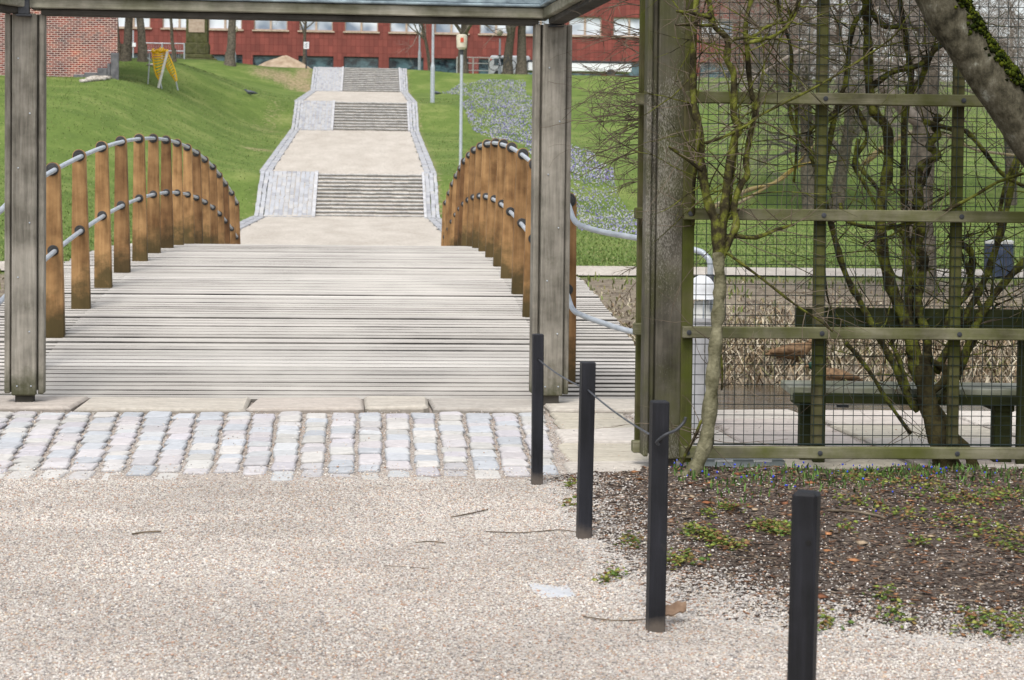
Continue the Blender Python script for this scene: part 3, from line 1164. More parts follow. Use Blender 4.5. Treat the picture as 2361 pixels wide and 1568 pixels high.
mb.add(vs, fs)
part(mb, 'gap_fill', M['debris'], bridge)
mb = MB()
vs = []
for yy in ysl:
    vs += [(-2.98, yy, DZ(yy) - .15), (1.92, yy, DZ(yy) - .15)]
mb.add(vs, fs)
part(mb, 'gap_shade_sheet', M['darkbeam'], bridge)  # flat dark sheet added under the boards to stand in for gap shade
for xx in (-2.9, -1.6, -.5, .6, 1.85):
    mb = MB()
    vs, fs = [], []
    for yy in np.linspace(12.0, 33.25, 34):
        z = DZ(yy) - .16
        vs += [(xx - .08, yy, z), (xx + .08, yy, z), (xx + .08, yy, z - .32), (xx - .08, yy, z - .32)]
    for q in range(33):
        for e in range(4):
            fs.append((4 * q + e, 4 * q + (e + 1) % 4, 4 * q + 4 + (e + 1) % 4, 4 * q + 4 + e))
    mb.add(vs, fs)
    part(mb, 'girder', M['darkbeam'], bridge)

PH = 1.25


def picket_mesh(sx):
    mb = MB()
    # profile in X (width) against z, tapered, round top; thickness along Y
    prof = [(-.45, .078), (0, .077), (.4, .071), (.8, .062), (1.1, .056), (PH, .054)]
    out = [(h, w_) for h, w_ in prof]
    for a_ in (25, 50, 70, 84):
        out.append((PH + .054 * math.sin(R(a_)), .054 * math.cos(R(a_))))
    vs, fs = [], []
    T, e = .034, .006
    for (h, w_) in out:
        for (wx, ty) in ((-w_, -T + e), (-w_ + e, -T), (w_ - e, -T), (w_, -T + e), (w_, T - e), (w_ - e, T), (-w_ + e, T), (-w_, T - e)):
            vs.append((wx if abs(wx) > e else 0, ty, h))
    m_ = len(out)
    for q in range(m_ - 1):
        for j in range(8):
            n_ = (j + 1) % 8
            fs.append((q * 8 + j, q * 8 + n_, q * 8 + 8 + n_, q * 8 + 8 + j))
    fs.append(tuple(range((m_ - 1) * 8, m_ * 8)))
    mb.add(vs, fs)
    return mb


def washer_mesh(r):
    mb = MB()
    prof = [(r * .5, -.056), (r * .56, -.056), (r * .62, -.046), (r * .88, -.046), (r, -.04), (r, -.034), (r * .5, -.033), (r * .5, .033), (r, .034), (r, .04), (r * .88, .046), (r * .62, .046), (r * .56, .056), (r * .5, .056)]
    mb.lathe((0, 0, 0), prof, 20, 'Y')
    return mb


base_p = None
hubs = {-1: [], 1: []}
for sx, xr in ((-1, XL), (1, XR)):
    for i in range(-1, 16):
        Yp = (13.93 if sx < 0 else 13.64) + 1.252 * i
        z = DZ(Yp) if Yp < 33 else 0
        xo = xr
        if base_p is None:
            p = picket_mesh(1).build('railing_post', M['picket'], bridge)
            wa = washer_mesh(.048).build('rail_washer', M['rubber'], p, smooth=False)
            wa.location = (0, 0, PH)
            wb = washer_mesh(.042).build('rail_washer', M['rubber'], p, smooth=False)
            wb.location = (0, 0, .64)
            base_p = (p, wa, wb)
            q = p
        else:
            q = base_p[0].copy()
            COL.objects.link(q)
            q.parent = bridge
            for ww in base_p[1:]:
                w2 = ww.copy()
                COL.objects.link(w2)
                w2.parent = q
        q.location = (xo + random.uniform(-.008, .008), Yp - YC, z)
        q.rotation_euler = (random.uniform(-.006, .006), sx * .012 + random.uniform(-.006, .006), random.uniform(-.05, .05))
        hubs[sx].append((xo, Yp, z))


def smoothp(pts, n_=6):
    """Catmull-Rom"""
    pts = [Vector(p) for p in pts]
    o = []
    for k_ in range(len(pts) - 1):
        p0 = pts[max(k_ - 1, 0)]
        p1, p2 = pts[k_], pts[k_ + 1]
        p3 = pts[min(k_ + 2, len(pts) - 1)]
        for j in range(n_):
            t = j / n_
            o.append(.5 * ((2 * p1) + (p2 - p0) * t + (2 * p0 - 5 * p1 + 4 * p2 - p3) * t * t + (3 * p1 - p0 - 3 * p2 + p3) * t ** 3))
    o.append(pts[-1])
    return o


endr_up = [atY(1637, 640, 10.98), atY(1637, 606, 10.98), atY(1625, 588, 11.0), atY(1600, 576, 11.05), atY(1480, 551, 11.35), atY(1400, 537, 11.7), atY(1350, 524, 11.95), atY(1324, 508, 12.15)]
endr_lo = [atY(1637, 800, 10.98), atY(1600, 790, 11.05), atY(1455, 764, 11.35), atY(1385, 743, 11.65), atY(1345, 728, 11.9), atY(1320, 712, 12.12)]
for sx in (-1, 1):
    hs_ = hubs[sx]
    far = [(hs_[-1][0], hs_[-1][1] + .8, hs_[-1][2] - .1)]
    up = [(x, y, z + PH) for x, y, z in hs_]
    lo = [(x, y, z + .64) for x, y, z in hs_]
    if sx == 1:
        pu = list(endr_up) + up
        pl = list(endr_lo) + lo
    else:
        mir = lambda p: Vector((XL + XR - p[0] - .05, p[1], p[2]))
        pu = [mir(p) for p in endr_up] + up
        pl = [mir(p) for p in endr_lo] + lo
    part(MB().tube(smoothp(pu), .0185, 12), 'handrail', M['steel'], bridge, True)
    part(MB().tube(smoothp(pl), .018, 12), 'lower_rail', M['steel'], bridge, True)
    e = pu[0]
    part(MB().tube([(e[0], e[1], e[2] + .02), (e[0], e[1], .0)], .024, 12), 'rail_end_post', M['darkmetal'], bridge, True)

# ================================================================== PERGOLA
pA = Vector((-2.155, 11.62, 0))
pB = Vector((1.16, 11.68, 0))
pC = Vector((1.428, 8.80, 0))
pD = Vector((-3.6, 9.4, 0))
perg = thing('pergola', (0, 10.5, 0), 'weathered grey timber pergola gateway framing the bridge, zinc edged beams on top', 'pergola')
BZ = 2.445


def composite_post(root, c, z0, z1, rz, mat, kx=1.0):
    """four boards round a core, front board proud, lower ends rounded off over a dark foot"""
    Mx = Matrix.Translation(c) @ Matrix.Rotation(rz, 4, 'Z') @ Matrix.Diagonal((kx, kx, 1, 1))
    mb = MB()
    mb.box(-.075, .075, -.075, -.02, z0, z1, Mx, bev=.008)
    mb.box(-.122, -.086, -.045, .075, z0 + .012, z1, Mx, bev=.006)
    mb.box(.083, .118, -.040, .075, z0 + .006, z1, Mx, bev=.006)
    mb.box(-.0855, .0825, .0, .06, z0 + .03, z1, Mx)
    o = part(mb, 'post', mat, root)
    for k_, zz in enumerate(np.arange(z0 + .06, z1 - .05, .34)):
        for xx in ((-.04, .045) if k_ in (0, 7) else (.035 * (1 if k_ % 2 else -1),)):
            M4 = Mx @ Matrix.Translation((xx, -.0765, zz))
            mb2 = MB()
            v0 = 0
            mb2.lathe((0, 0, 0), [(.0052, .002), (.005, -.003), (.003, -.005)], 8, 'Y')
            for j in range(v0, len(mb2.v)):
                mb2.v[j] = tuple(M4 @ Vector(mb2.v[j]))
            mb2.build('bolt_head', M['steel'], o, offset=Vector(root.location) * 1.0)
    mb3 = MB()
    mb3.box(-.055, .055, -.05, .05, -.05, z0 + .03, Mx, bev=.004)
    part(mb3, 'foot', M['darkbeam'], root)
    return o


composite_post(perg, pA, .065, BZ, R(3), M['greywood'])
composite_post(perg, pB, .065, BZ, R(4), M['greywood'])
def post_c():
    cx = atY(1543, 600, 8.74)
    k = 8.74 / FPX
    sl = (-14 * k / 1.05)           # the post leans a little, as the others
    def bd(a, b, y0, y1, z0, nm, par, bev=.006):
        mb = MB()
        mb.box(atY(a, 600, 8.74).x - cx.x, atY(b, 600, 8.74).x - cx.x, y0, y1, z0, BZ + .1, Matrix.Translation((cx.x, 8.74, 0)), bev=bev)
        return part(mb, nm, M['mosswood'], par)
    bd(1513, 1573, -.02, .05, .055, 'post', perg)
    bd(1500, 1512, .012, .10, .075, 'post_side_board', perg)
    bd(1487, 1499, -.012, .10, .065, 'post_side_board', perg)
    bd(1516, 1573, .052, .12, .075, 'post_side_board', perg)
    mb = MB()
    mb.box(cx.x - .05, cx.x + .05, 8.75, 8.84, -.05, .08, bev=.004)
    part(mb, 'foot', M['darkbeam'], perg)


post_c()
composite_post(perg, pD, .065, BZ, R(-30), M['greywood'])


def beam(root, a, b, za, zb, wd, name, mat, ext=0.0, offs=0.0):
    a = Vector((a[0], a[1], 0))
    b = Vector((b[0], b[1], 0))
    d = (b - a)
    L = d.length
    ang = math.atan2(d.y, d.x)
    Mx = Matrix.Translation(a) @ Matrix.Rotation(ang, 4, 'Z')
    mb = MB()
    mb.box(-ext, L + ext, -wd / 2 + offs, wd / 2 + offs, za, zb, Mx, bev=.005)
    o = part(mb, name, mat, root)
    return o


pE = Vector((5.6, 8.4, 0))
runs = [(pA, pB), (pB, pC), (pD, pA), (pC, pE)]
for (a, b) in runs:
    d = (b - a).normalized()
    e = .10
    beam(perg, a + d * e, b - d * e, BZ - .005, BZ + .032, .10, 'under_beam', M['darkbeam'])
    beam(perg, a + d * .035, b - d * .035, BZ + .033, BZ + .098, .17, 'beam', M['beamwood'])
    beam(perg, a, b, BZ + .10, BZ + .118, .225, 'roof_edge', M['zinc'], .05)
    beam(perg, a, b, BZ + .119, BZ + .20, .20, 'roof_kerb', M['zinc'], .03)
for p in (pA, pB, pC, pD):
    mb = MB()
    Mx = Matrix.Translation(p) @ Matrix.Rotation(R(4), 4, 'Z')
    mb.box(-.034, .034, -.132, -.07, BZ - .012, BZ + .097, Mx, bev=.003)
    mb.box(-.046, .046, -.137, -.065, BZ - .022, BZ - .0125, Mx)
    part(mb, 'corner_bracket', M['darkmetal'], perg)

# ================================================================== TRELLIS
YT = 8.70
trel = thing('trellis', (3.0, YT, 0), 'mossy timber trellis with green wire mesh right of the bridge, overgrown by shrubs', 'trellis')


def yT(x):
    return YT - .03 * (x - 1.6)


railz = [.095, .675, 1.245, 1.805, 2.37]
xe = 5.0
pit = .0485
for px_ in (1587, 1890, 2202, 2520):
    p = atY(px_, 600, YT)
    xx = p.x
    mb = MB()
    wd = .028 if px_ == 1587 else .026
    segs = [0] + railz
    if px_ == 1587:
        mb.box(xx - wd, xx + wd, yT(xx) - .002, yT(xx) + .07, .04, 2.44, bev=.004)
    else:
        mb.box(xx - wd, xx + wd, yT(xx) + .012, yT(xx) + .05, railz[0] + .02, 2.44, bev=.004)
    part(mb, 'trellis_post', M['mosslath'], trel)
xs0 = atY(1574, 600, YT).x
for z in railz:
    mb = MB()
    n_ = 12
    L = xe - xs0
    Mx = Matrix.Translation((xs0, yT(xs0), z)) @ Matrix.Rotation(-.03, 4, 'Z')
    mb.box(0, L, -.05, -.004, -.028, .028, Mx, bev=.004)
    o = part(mb, 'rail', M['mossrail'], trel)
    for px_ in (1587, 1890, 2202, 2520):
        xx = atY(px_, 600, YT).x
        mb = MB().lathe((xx, yT(xx) - .0505, z), [(.012, .002), (.012, -.003), (.006, -.004)], 12, 'Y')
        mb.build('rail_bolt', M['darkmetal'], o, offset=trel.location)
mb = MB()
x = atY(1606, 600, YT).x
ks = 0
while x < xe:
    zt = 2.42
    lean = random.uniform(-.002, .002)
    mb.tube([(x, yT(x) + .003, railz[0] + .03), (x + lean, yT(x) + .003 + random.uniform(-.002, .002), 1.2), (x, yT(x) + .003, zt)], .0020, 5, caps=False)
    x += pit + (.0012 if ks % 2 else -.001)
    ks += 1
z = railz[0] + .035
ks = 0
x0 = atY(1600, 600, YT).x
while z < 2.42:
    zj = z + random.uniform(-.001, .001)
    mb.tube([(x0, yT(x0) + .007, zj), ((x0 + xe) / 2, yT((x0 + xe) / 2) + .007, zj + random.uniform(-.003, .003)), (xe, yT(xe) + .007, zj)], .0020 if z > .155 else .0045, 5, caps=False)
    z += pit + (.004 if ks % 2 else -.004)
    ks += 1
part(mb, 'wire_mesh', M['mesh'], trel)
# the return panel seen edge-on at the left of the big post
mb = MB()
p0 = atY(1480, 600, 8.97)
mb.box(p0.x - .025, p0.x + .02, 8.95, 8.99, .1, 2.44, bev=.004)
part(mb, 'trellis_post', M['mosslath'], trel)
for z in railz[:4]:
    mb = MB()
    Mx = Matrix.Translation((p0.x, 8.87, z)) @ Matrix.Rotation(0, 4, 'Z')
    mb.box(-.05, .03, -.02, .05, -.028, .028, Mx, bev=.004)
    part(mb, 'rail', M['mossrail'], trel)

# ================================================================== BLACK ROPE POSTS
posts = [
    ((1238, 1112), 775, 'black square wooden post farthest from the camera, with the cable end fixed to it', R(3)),
    ((1346, 1240), 840, 'black square wooden post with the cable on both sides, second from the bridge', R(4)),
    ((1511, 1448), 932, 'black square wooden post with a hooked cable end, before the mossy pergola post', R(3)),
    ((1848, 1690), 1128, 'nearest black wooden post in the soil bed with an empty drilled hole near its top', R(-24)),
]
ptop = []
for k_, ((bx_, by_), ty, lab, rz) in enumerate(posts):
    p = atZ(bx_, by_, .01)
    hgt = atY(bx_, ty, p.y).z
    if k_ == 3:
        # base lies below the frame
        Yq = 3.80
        p = Vector((atY(1852, 1128, Yq).x, Yq, 0))
        hgt = atY(1852, 1132, Yq).z
    wd = (.0245, .0265, .0255, .0275)[k_]
    t = thing('rope_post', p, lab, 'post', 'black posts edging the soil bed')
    mb = MB()
    vs0 = Matrix.Translation(p) @ Matrix.Rotation(rz, 4, 'Z') @ Matrix.Rotation((-.004, .012, .006, .011)[k_], 4, 'Y')
    if k_ < 3:
        mb.box(-wd, wd, -wd, wd, -.2, hgt, vs0, bev=.004)
    else:
        mb.box(-wd, wd, -wd, wd, -.2, hgt, vs0, bev=.007)
    part(mb, 'post_body', M['black'], t)
    ht = hgt - (.115, .105, .115, .105)[k_]
    mb = MB()
    hx = (0, .005, .0, .012)[k_]
    M4 = vs0 @ Matrix.Translation((hx, -wd - .0006, ht))
    mb.lathe((0, 0, 0), [(.0062, .001), (.0062, -.0006), (.0058, -.001)], 14, 'Y')
    for j in range(len(mb.v)):
        mb.v[j] = tuple(M4 @ Vector(mb.v[j]))
    part(mb, 'drill_hole', mat_simple('hole_dark', (.006, .005, .005), (.004, .004, .004)) if k_ == 0 else bpy.data.materials['hole_dark'], t)
    ptop.append((p, ht, wd, vs0))
# cable strung through the first three posts
c1 = ptop[0][3] @ Vector((0.0, -.03, ptop[0][1]))
c2 = ptop[1][3] @ Vector((0.0, -.0, ptop[1][1]))
c3 = ptop[2][3] @ Vector((0.0, -.0, ptop[2][1]))
pts = []
for a, b, sag in ((c1, c2, .012), (c2, c3, .012)):
    for j in range(9):
        t_ = j / 8
        q = a.lerp(b, t_)
        q.z -= sag * 4 * t_ * (1 - t_)
        pts.append(q)
hook = [atY(1515, 1018, c3.y - .045), atY(1535, 1002, c3.y - .06), atY(1558, 992, c3.y - .05), atY(1576, 975, c3.y - .04), atY(1581, 962, c3.y - .04)]
cab = thing('barrier_cable', c1, 'thin grey steel cable strung low between the black posts', 'cable')
part(MB().tube(pts, .0032, 8), 'cable_span', M['cable'], cab, True)
part(MB().tube(smoothp([atY(1519, 1026, c3.y - .04)] + hook), .0045, 8), 'cable_end_hook', M['darkmetal'], cab, True)

# ================================================================== BOLLARD LAMP, BENCH, GROUND BOX, BIN
pb = atZ(1614, 985, 0)
t = thing('bollard_lamp', pb, 'grey bollard lamp with a white domed cap behind the trellis', 'bollard lamp')
sc_ = pb.y / FPX
topz = atY(1617, 634, pb.y).z
r_ = 30 * sc_
mb = MB().lathe(pb, [(r_ * .86, 0), (r_ * .86, topz - .27), (r_ * 1.0, topz - .27), (r_ * 1.0, topz - .25)], 28)
part(mb, 'column', M['concrete'], t, False)
mb = MB().lathe(pb, [(r_ * .8, topz - .25), (r_ * .62, topz - .19), (r_ * .55, topz - .15)], 28)
part(mb, 'reflector', M['offwhite'], t, True)
mb = MB()
for a_ in range(6):
    an = a_ * math.pi / 3 + .5
    q = pb + Vector((math.cos(an) * r_ * .9, math.sin(an) * r_ * .9, 0))
    mb.tube([(q.x, q.y, topz - .255), (q.x, q.y, topz - .13)], .004, 6)
part(mb, 'cap_support', M['steel'], t)
mb = MB().lathe(pb, [(r_ * 1.02, topz - .14)] + [(r_ * 1.02 * math.cos(R(a_)), topz - .085 + .085 * math.sin(R(a_))) for a_ in (0, 15, 30, 45, 60, 75, 87)], 28)
part(mb, 'domed_cap', M['white'], t, True)

# bench facing the water, seen from behind
xb0 = atY(1822, 900, 9.05).x
xb1 = xb0 + 1.75
bt = thing('bench', ((xb0 + xb1) / 2, 9.15, 0), 'weathered wooden bench facing the water behind the trellis', 'bench')
Mb = Matrix.Translation((xb0, 9.05, 0)) @ Matrix.Rotation(-.10, 4, 'Z')
mb = MB()
mb.box(0, 1.75, .00, .20, .336, .373, Mb, bev=.004)
mb.box(0, 1.75, .21, .40, .336, .373, Mb, bev=.004)
mb.box(0.004, 1.746, -.008, -.0005, .31, .3725, Mb)
part(mb, 'seat', M['benchseat'], bt)
mb = MB()
mb.box(0.01, 1.74, -.06, -.02, .30, .35, Mb, bev=.004)
part(mb, 'seat_bearer', M['darkwood'], bt)
mb = MB()
mb.box(0.01, 1.76, -.105, -.07, .665, .785, Mb, bev=.005)
part(mb, 'backrest', M['darkwood'], bt)
for x0 in (.10, 1.08, 1.62):
    mb = MB()
    mb.box(x0 - .045, x0 + .045, .02, .11, 0, .30, Mb, bev=.005)
    mb.box(x0 - .05, x0 + .05, .0, .38, .262, .333, Mb, bev=.005)
    part(mb, 'leg', M['darkwood'], bt)
for x0 in (.14, 1.16):
    mb = MB()
    mb.box(x0 - .03, x0 + .03, -.068, -.02, 0, .76, Mb, bev=.005)
    part(mb, 'back_post', M['darkwood'], bt)
mb = MB()
mb.tube([Mb @ Vector((.23, -.03, .285)), Mb @ Vector((.29, -.03, .285))], .008, 8)
part(mb, 'bolt', M['darkmetal'], bt)

p0 = atY(1617, 1061, 8.68)
p1 = atY(1811, 1061, 8.68)
t = thing('ground_box', ((p0.x + p1.x) / 2, 9.2, 0), 'low pale grey metal box with slotted lid behind the trellis foot', 'metal box')
mb = MB()
mb.box(p0.x, p1.x, 8.68, 9.0, 0, p0.z, bev=.006)
part(mb, 'housing', mat_simple('pale_grey_metal', srgb(152, 160, 160), srgb(130, 138, 138), 6, .5, .4), t)
for a_ in (.16, .62):
    mb = MB()
    xx = p0.x + (p1.x - p0.x) * a_
    mb.box(xx, xx + .09, 8.675, 8.69, p0.z - .008, p0.z + .004, bev=.002)
    part(mb, 'lid_slot', M['white'], t)

pb = atH(2302, 641)
t = thing('litter_bin', pb, 'blue grey cylindrical litter bin beside the far path', 'litter bin')
hb = atY(2302, 556, pb.y).z - pb.z
rb = 32 * pb.y / FPX
mb = MB().lathe(pb, [(rb * .92, 0), (rb * .95, .05), (rb, hb * .3), (rb, hb * .95)], 28)
for q in range(28):
    an = 2 * math.pi * q / 28
    mb.tube([(pb.x + rb * 1.0 * math.cos(an), pb.y + rb * math.sin(an), pb.z + .06), (pb.x + rb * math.cos(an), pb.y + rb * math.sin(an), pb.z + hb * .92)], .012, 4)
part(mb, 'bin_body', M['bin'], t)
mb = MB().lathe(pb, [(rb * 1.05, hb * .93), (rb * 1.06, hb), (rb * .9, hb * 1.03), (rb * .6, hb * 1.03)], 28)
part(mb, 'bin_rim', M['offwhite'], t)

# ================================================================== SHRUBS ON THE TRELLIS
def pxstem(mb, pts, r0, r1, Y, n_=8, wob=.09, dy=0.0):
    P_ = []
    for q, (a, b) in enumerate(pts):
        P_.append(atY(a, b, Y + dy * q / max(1, len(pts) - 1)))
    P_ = smoothp(P_, 5)
    k_ = len(P_)
    rad = []
    for q in range(k_):
        t_ = q / (k_ - 1)
        rr = (r0 + (r1 - r0) * t_) * 1.12 * Y / FPX
        rad.append(rr * (1 + .13 * math.sin(q * 1.3 + pts[0][0]) + random.uniform(-.06, .06)))
    mb.tube(P_, rad, n_, wob=wob)
    return P_, rad


def side_twigs(mb, P_, rad, cnt, lmin, lmax, r, yspread=.12, n_=5, fork=.6):
    for _ in range(cnt):
        q = random.randrange(len(P_) // 5, len(P_))
        p = Vector(P_[q])
        an = random.uniform(0, 2 * math.pi)
        d = Vector((math.cos(an), random.uniform(-.25, .25), math.sin(an) * .9 + .25)).normalized()
        L = random.uniform(lmin, lmax)
        st = 6
        pts = [p.copy()]
        for s in range(st):
            d = (d + Vector((random.uniform(-.28, .28), random.uniform(-.1, .1), random.uniform(-.2, .26)))).normalized()
            p = p + d * L / st
            pts.append(p.copy())
        r_ = min(r, rad[q] * .6)
        mb.tube(pts, [r_ * (1 - .75 * s / st) for s in range(st + 1)], n_)
        if random.random() < fork:
            k0 = random.randrange(2, st)
            p = pts[k0].copy()
            d2 = (d + Vector((random.uniform(-1, 1), 0, random.uniform(-.8, 1)))).normalized()
            pp = [p.copy()]
            for s in range(4):
                d2 = (d2 + Vector((random.uniform(-.3, .3), 0, random.uniform(-.2, .3)))).normalized()
                p = p + d2 * L / st * .8
                pp.append(p.copy())
            mb.tube(pp, [r_ * .55 * (1 - .18 * s) for s in range(5)], 4)


# shrub a: grows in front of the trellis beside the big post
ba = atZ(1556, 1122, 0)
ta = thing('climbing_shrub', ba, 'moss covered climbing shrub winding up the trellis beside the big post', 'shrub')
YA = 8.52
mb = MB()
S = []
S.append(pxstem(mb, [(1535, 1135), (1572, 1108), (1605, 1075), (1628, 1014), (1638, 930), (1645, 852), (1651, 775), (1657, 713), (1660, 651), (1655, 583)], 17, 12, 8.28, 12, dy=.24))
part(mb, 'trunk', M['stemgrey'], ta, True)
mb = MB()
S2 = []
for pts, r0, r1, dy in (
    ([(1655, 600), (1651, 520), (1632, 464), (1618, 387), (1612, 297), (1600, 240), (1598, 120), (1607, -20)], 12, 6, .1),
    ([(1657, 600), (1668, 500), (1674, 440), (1692, 325), (1705, 294), (1692, 263), (1692, 173), (1677, 139), (1677, 90), (1645, 56), (1633, -20)], 10, 6, .12),
    ([(1660, 612), (1672, 574), (1697, 521), (1692, 477), (1705, 433), (1723, 402), (1720, 371), (1730, 310), (1745, 241), (1733, 217), (1723, 118), (1720, 50), (1739, -20)], 8, 5, .14),
    ([(1720, 100), (1790, 80), (1830, 40), (1850, -20)], 4, 3, .05),
    ([(1692, 90), (1740, 82), (1770, 60), (1820, 50)], 4, 2, .05),
    ([(1640, 40), (1590, 30), (1560, 26)], 5, 3, -.05),
    ([(1645, 58), (1600, 58), (1556, 58)], 3, 2, -.05),
    ([(1619, 395), (1590, 372), (1542, 338)], 4, 3, -.08),
    ([(1625, 330), (1670, 315), (1720, 290), (1760, 262), (1900, 190), (2040, 100), (2080, 60)], 3.6, 2, .1),
    ([(1652, 560), (1690, 545), (1740, 548), (1790, 530), (1830, 518)], 6, 3, .1),
    ([(1662, 574), (1740, 630), (1830, 700), (1890, 740), (1920, 765)], 3.2, 2, -.02),
    ([(1556, 1122), (1575, 1060), (1600, 1010), (1618, 968)], 4, 3, -.04),
    ([(1612, 300), (1600, 420), (1598, 520)], 5, 4, .16),
    ([(1655, 780), (1665, 850), (1664, 900)], 3, 2, .0),
    ([(1700, 300), (1690, 400), (1676, 500), (1662, 560)], 4, 5, .18),
):
    S2.append(pxstem(mb, pts, r0, r1, YA, 7, dy=dy))
for s in S2[:5]:
    side_twigs(mb, s[0], s[1], 15, .15, .55, .0042)
side_twigs(mb, S2[8][0], S2[8][1], 8, .1, .3, .003)
part(mb, 'crown', M['stem'], ta, True)

# shrub b: many-stemmed, behind the trellis
bb = atZ(2195, 1100, 0)
tb = thing('climbing_shrub', bb, 'many-stemmed mossy shrub fanning out behind the trellis in front of the bench', 'shrub')
YB = 8.86
mb = MB()
pxstem(mb, [(2200, 1100), (2165, 1010), (2140, 930), (2132, 862), (2128, 820)], 24, 17, 8.77, 12, dy=.09)
pxstem(mb, [(2248, 1098), (2235, 1050), (2195, 1000), (2150, 930)], 13, 11, 8.76, 10, dy=.1)
pxstem(mb, [(2170, 1100), (2160, 1040), (2145, 960)], 13, 11, 8.80, 10, dy=.08)
pxstem(mb, [(2150, 900), (2175, 880), (2178, 850), (2150, 835)], 9, 7, YB - .04, 9)
part(mb, 'trunk', M['stemdark'], tb, True)
mb = MB()
S3 = []
for pts, r0, r1, dy in (
    ([(2137, 914), (2125, 862), (2106, 806), (2094, 762), (2075, 707), (2053, 657), (2032, 558), (2032, 465), (2046, 400), (2046, 300), (2010, 242), (2001, 102), (1998, -20)], 16, 9, -.0),
    ([(2135, 900), (2112, 868), (2100, 806), (2094, 713), (2094, 638), (2088, 558), (2085, 465), (2086, 279), (2094, 217), (2100, 170), (2088, 93), (2072, -20)], 11, 6, .05),
    ([(2130, 900), (2137, 837), (2137, 775), (2116, 713), (2122, 657), (2131, 601), (2116, 567), (2125, 527), (2118, 450), (2122, 384), (2162, 359), (2143, 335), (2162, 310), (2155, 290), (2165, 265)], 11, 8, .03),
    ([(2120, 700), (2108, 640), (2118, 600), (2103, 570), (2112, 520), (2108, 465), (2130, 420), (2145, 380)], 6, 5, .07),
    ([(2168, 930), (2196, 883), (2218, 837), (2242, 769), (2264, 722), (2311, 657), (2354, 611), (2420, 540)], 11, 7, -.03),
    ([(2156, 860), (2212, 750), (2255, 676), (2280, 620), (2311, 521), (2330, 440), (2345, 370), (2350, 250)], 9, 6, .03),
    ([(2180, 760), (2196, 713), (2230, 676), (2242, 614), (2236, 577), (2202, 555), (2190, 540)], 8, 7, .02),
    ([(2116, 948), (2094, 914), (2063, 846), (2035, 793), (2016, 759), (1979, 688), (1945, 620), (1917, 518), (1900, 440), (1912, 330), (1935, 230), (1951, 186), (1964, 71), (1995, 15), (2000, -30)], 8, 5, .02),
    ([(1940, 220), (1926, 263), (1871, 297), (1864, 335), (1877, 384)], 6, 4, .0),
    ([(2094, 900), (2070, 820), (2050, 790)], 6, 4, .05),
    ([(2180, 900), (2230, 820), (2270, 740), (2300, 700)], 5, 3, .05),
    ([(2010, 200), (2060, 165), (2120, 150), (2160, 110), (2180, 90)], 7, 5, -.16),
    ([(2094, 225), (2120, 190), (2137, 149), (2160, 100)], 8, 6, -.1),
    ([(2262, 715), (2240, 650), (2222, 600), (2205, 540), (2200, 480)], 4, 2, -.05),
    ([(1938, 470), (1945, 500), (1965, 515), (2010, 524), (2060, 524), (2120, 505), (2180, 485), (2240, 455), (2300, 420), (2361, 400)], 5, 3, -.36),
    ([(1980, 320), (1970, 380), (1990, 420), (2040, 500), (2100, 560)], 5, 3, .05),
    ([(1965, 230), (2000, 310), (1975, 370), (2020, 430), (2035, 470)], 5, 4, .05),
    ([(2000, 20), (2040, 60), (2075, 60)], 7, 5, .0),
    ([(2130, 280), (2200, 300), (2230, 305), (2270, 350), (2310, 400), (2361, 430)], 6, 4, -.05),
    ([(2361, 330), (2320, 420), (2300, 520)], 5, 4, .05),
    ([(1895, 520), (1900, 600), (1912, 700), (1960, 760)], 2.6, 2, .05),
    ([(2215, 430), (2150, 470), (2060, 540), (1990, 560)], 3, 2, -.1),
    ([(1950, 790), (2000, 850), (2050, 930), (2100, 1000)], 5, 4, -.02),
    ([(1900, 380), (1850, 330), (1820, 250), (1825, 120), (1800, 40), (1790, -20)], 5, 3, .06),
    ([(1835, 230), (1838, 330), (1830, 420)], 4, 3, .08),
):
    S3.append(pxstem(mb, pts, r0, r1, YB, 7, dy=dy))
for s in S3[:12]:
    side_twigs(mb, s[0], s[1], 15, .15, .6, .0042)
part(mb, 'crown', M['stem'], tb, True)
# fine brown side shoots
mb = MB()
for s in S3:
    side_twigs(mb, s[0], s[1], 13, .1, .5, .0024, n_=4)
part(mb, 'foliage', M['twigdark'], tb, True)
mb = MB()
for s in S2:
    side_twigs(mb, s[0], s[1], 12, .1, .45, .0024, n_=4)
part(mb, 'foliage', M['twigdark'], ta, True)

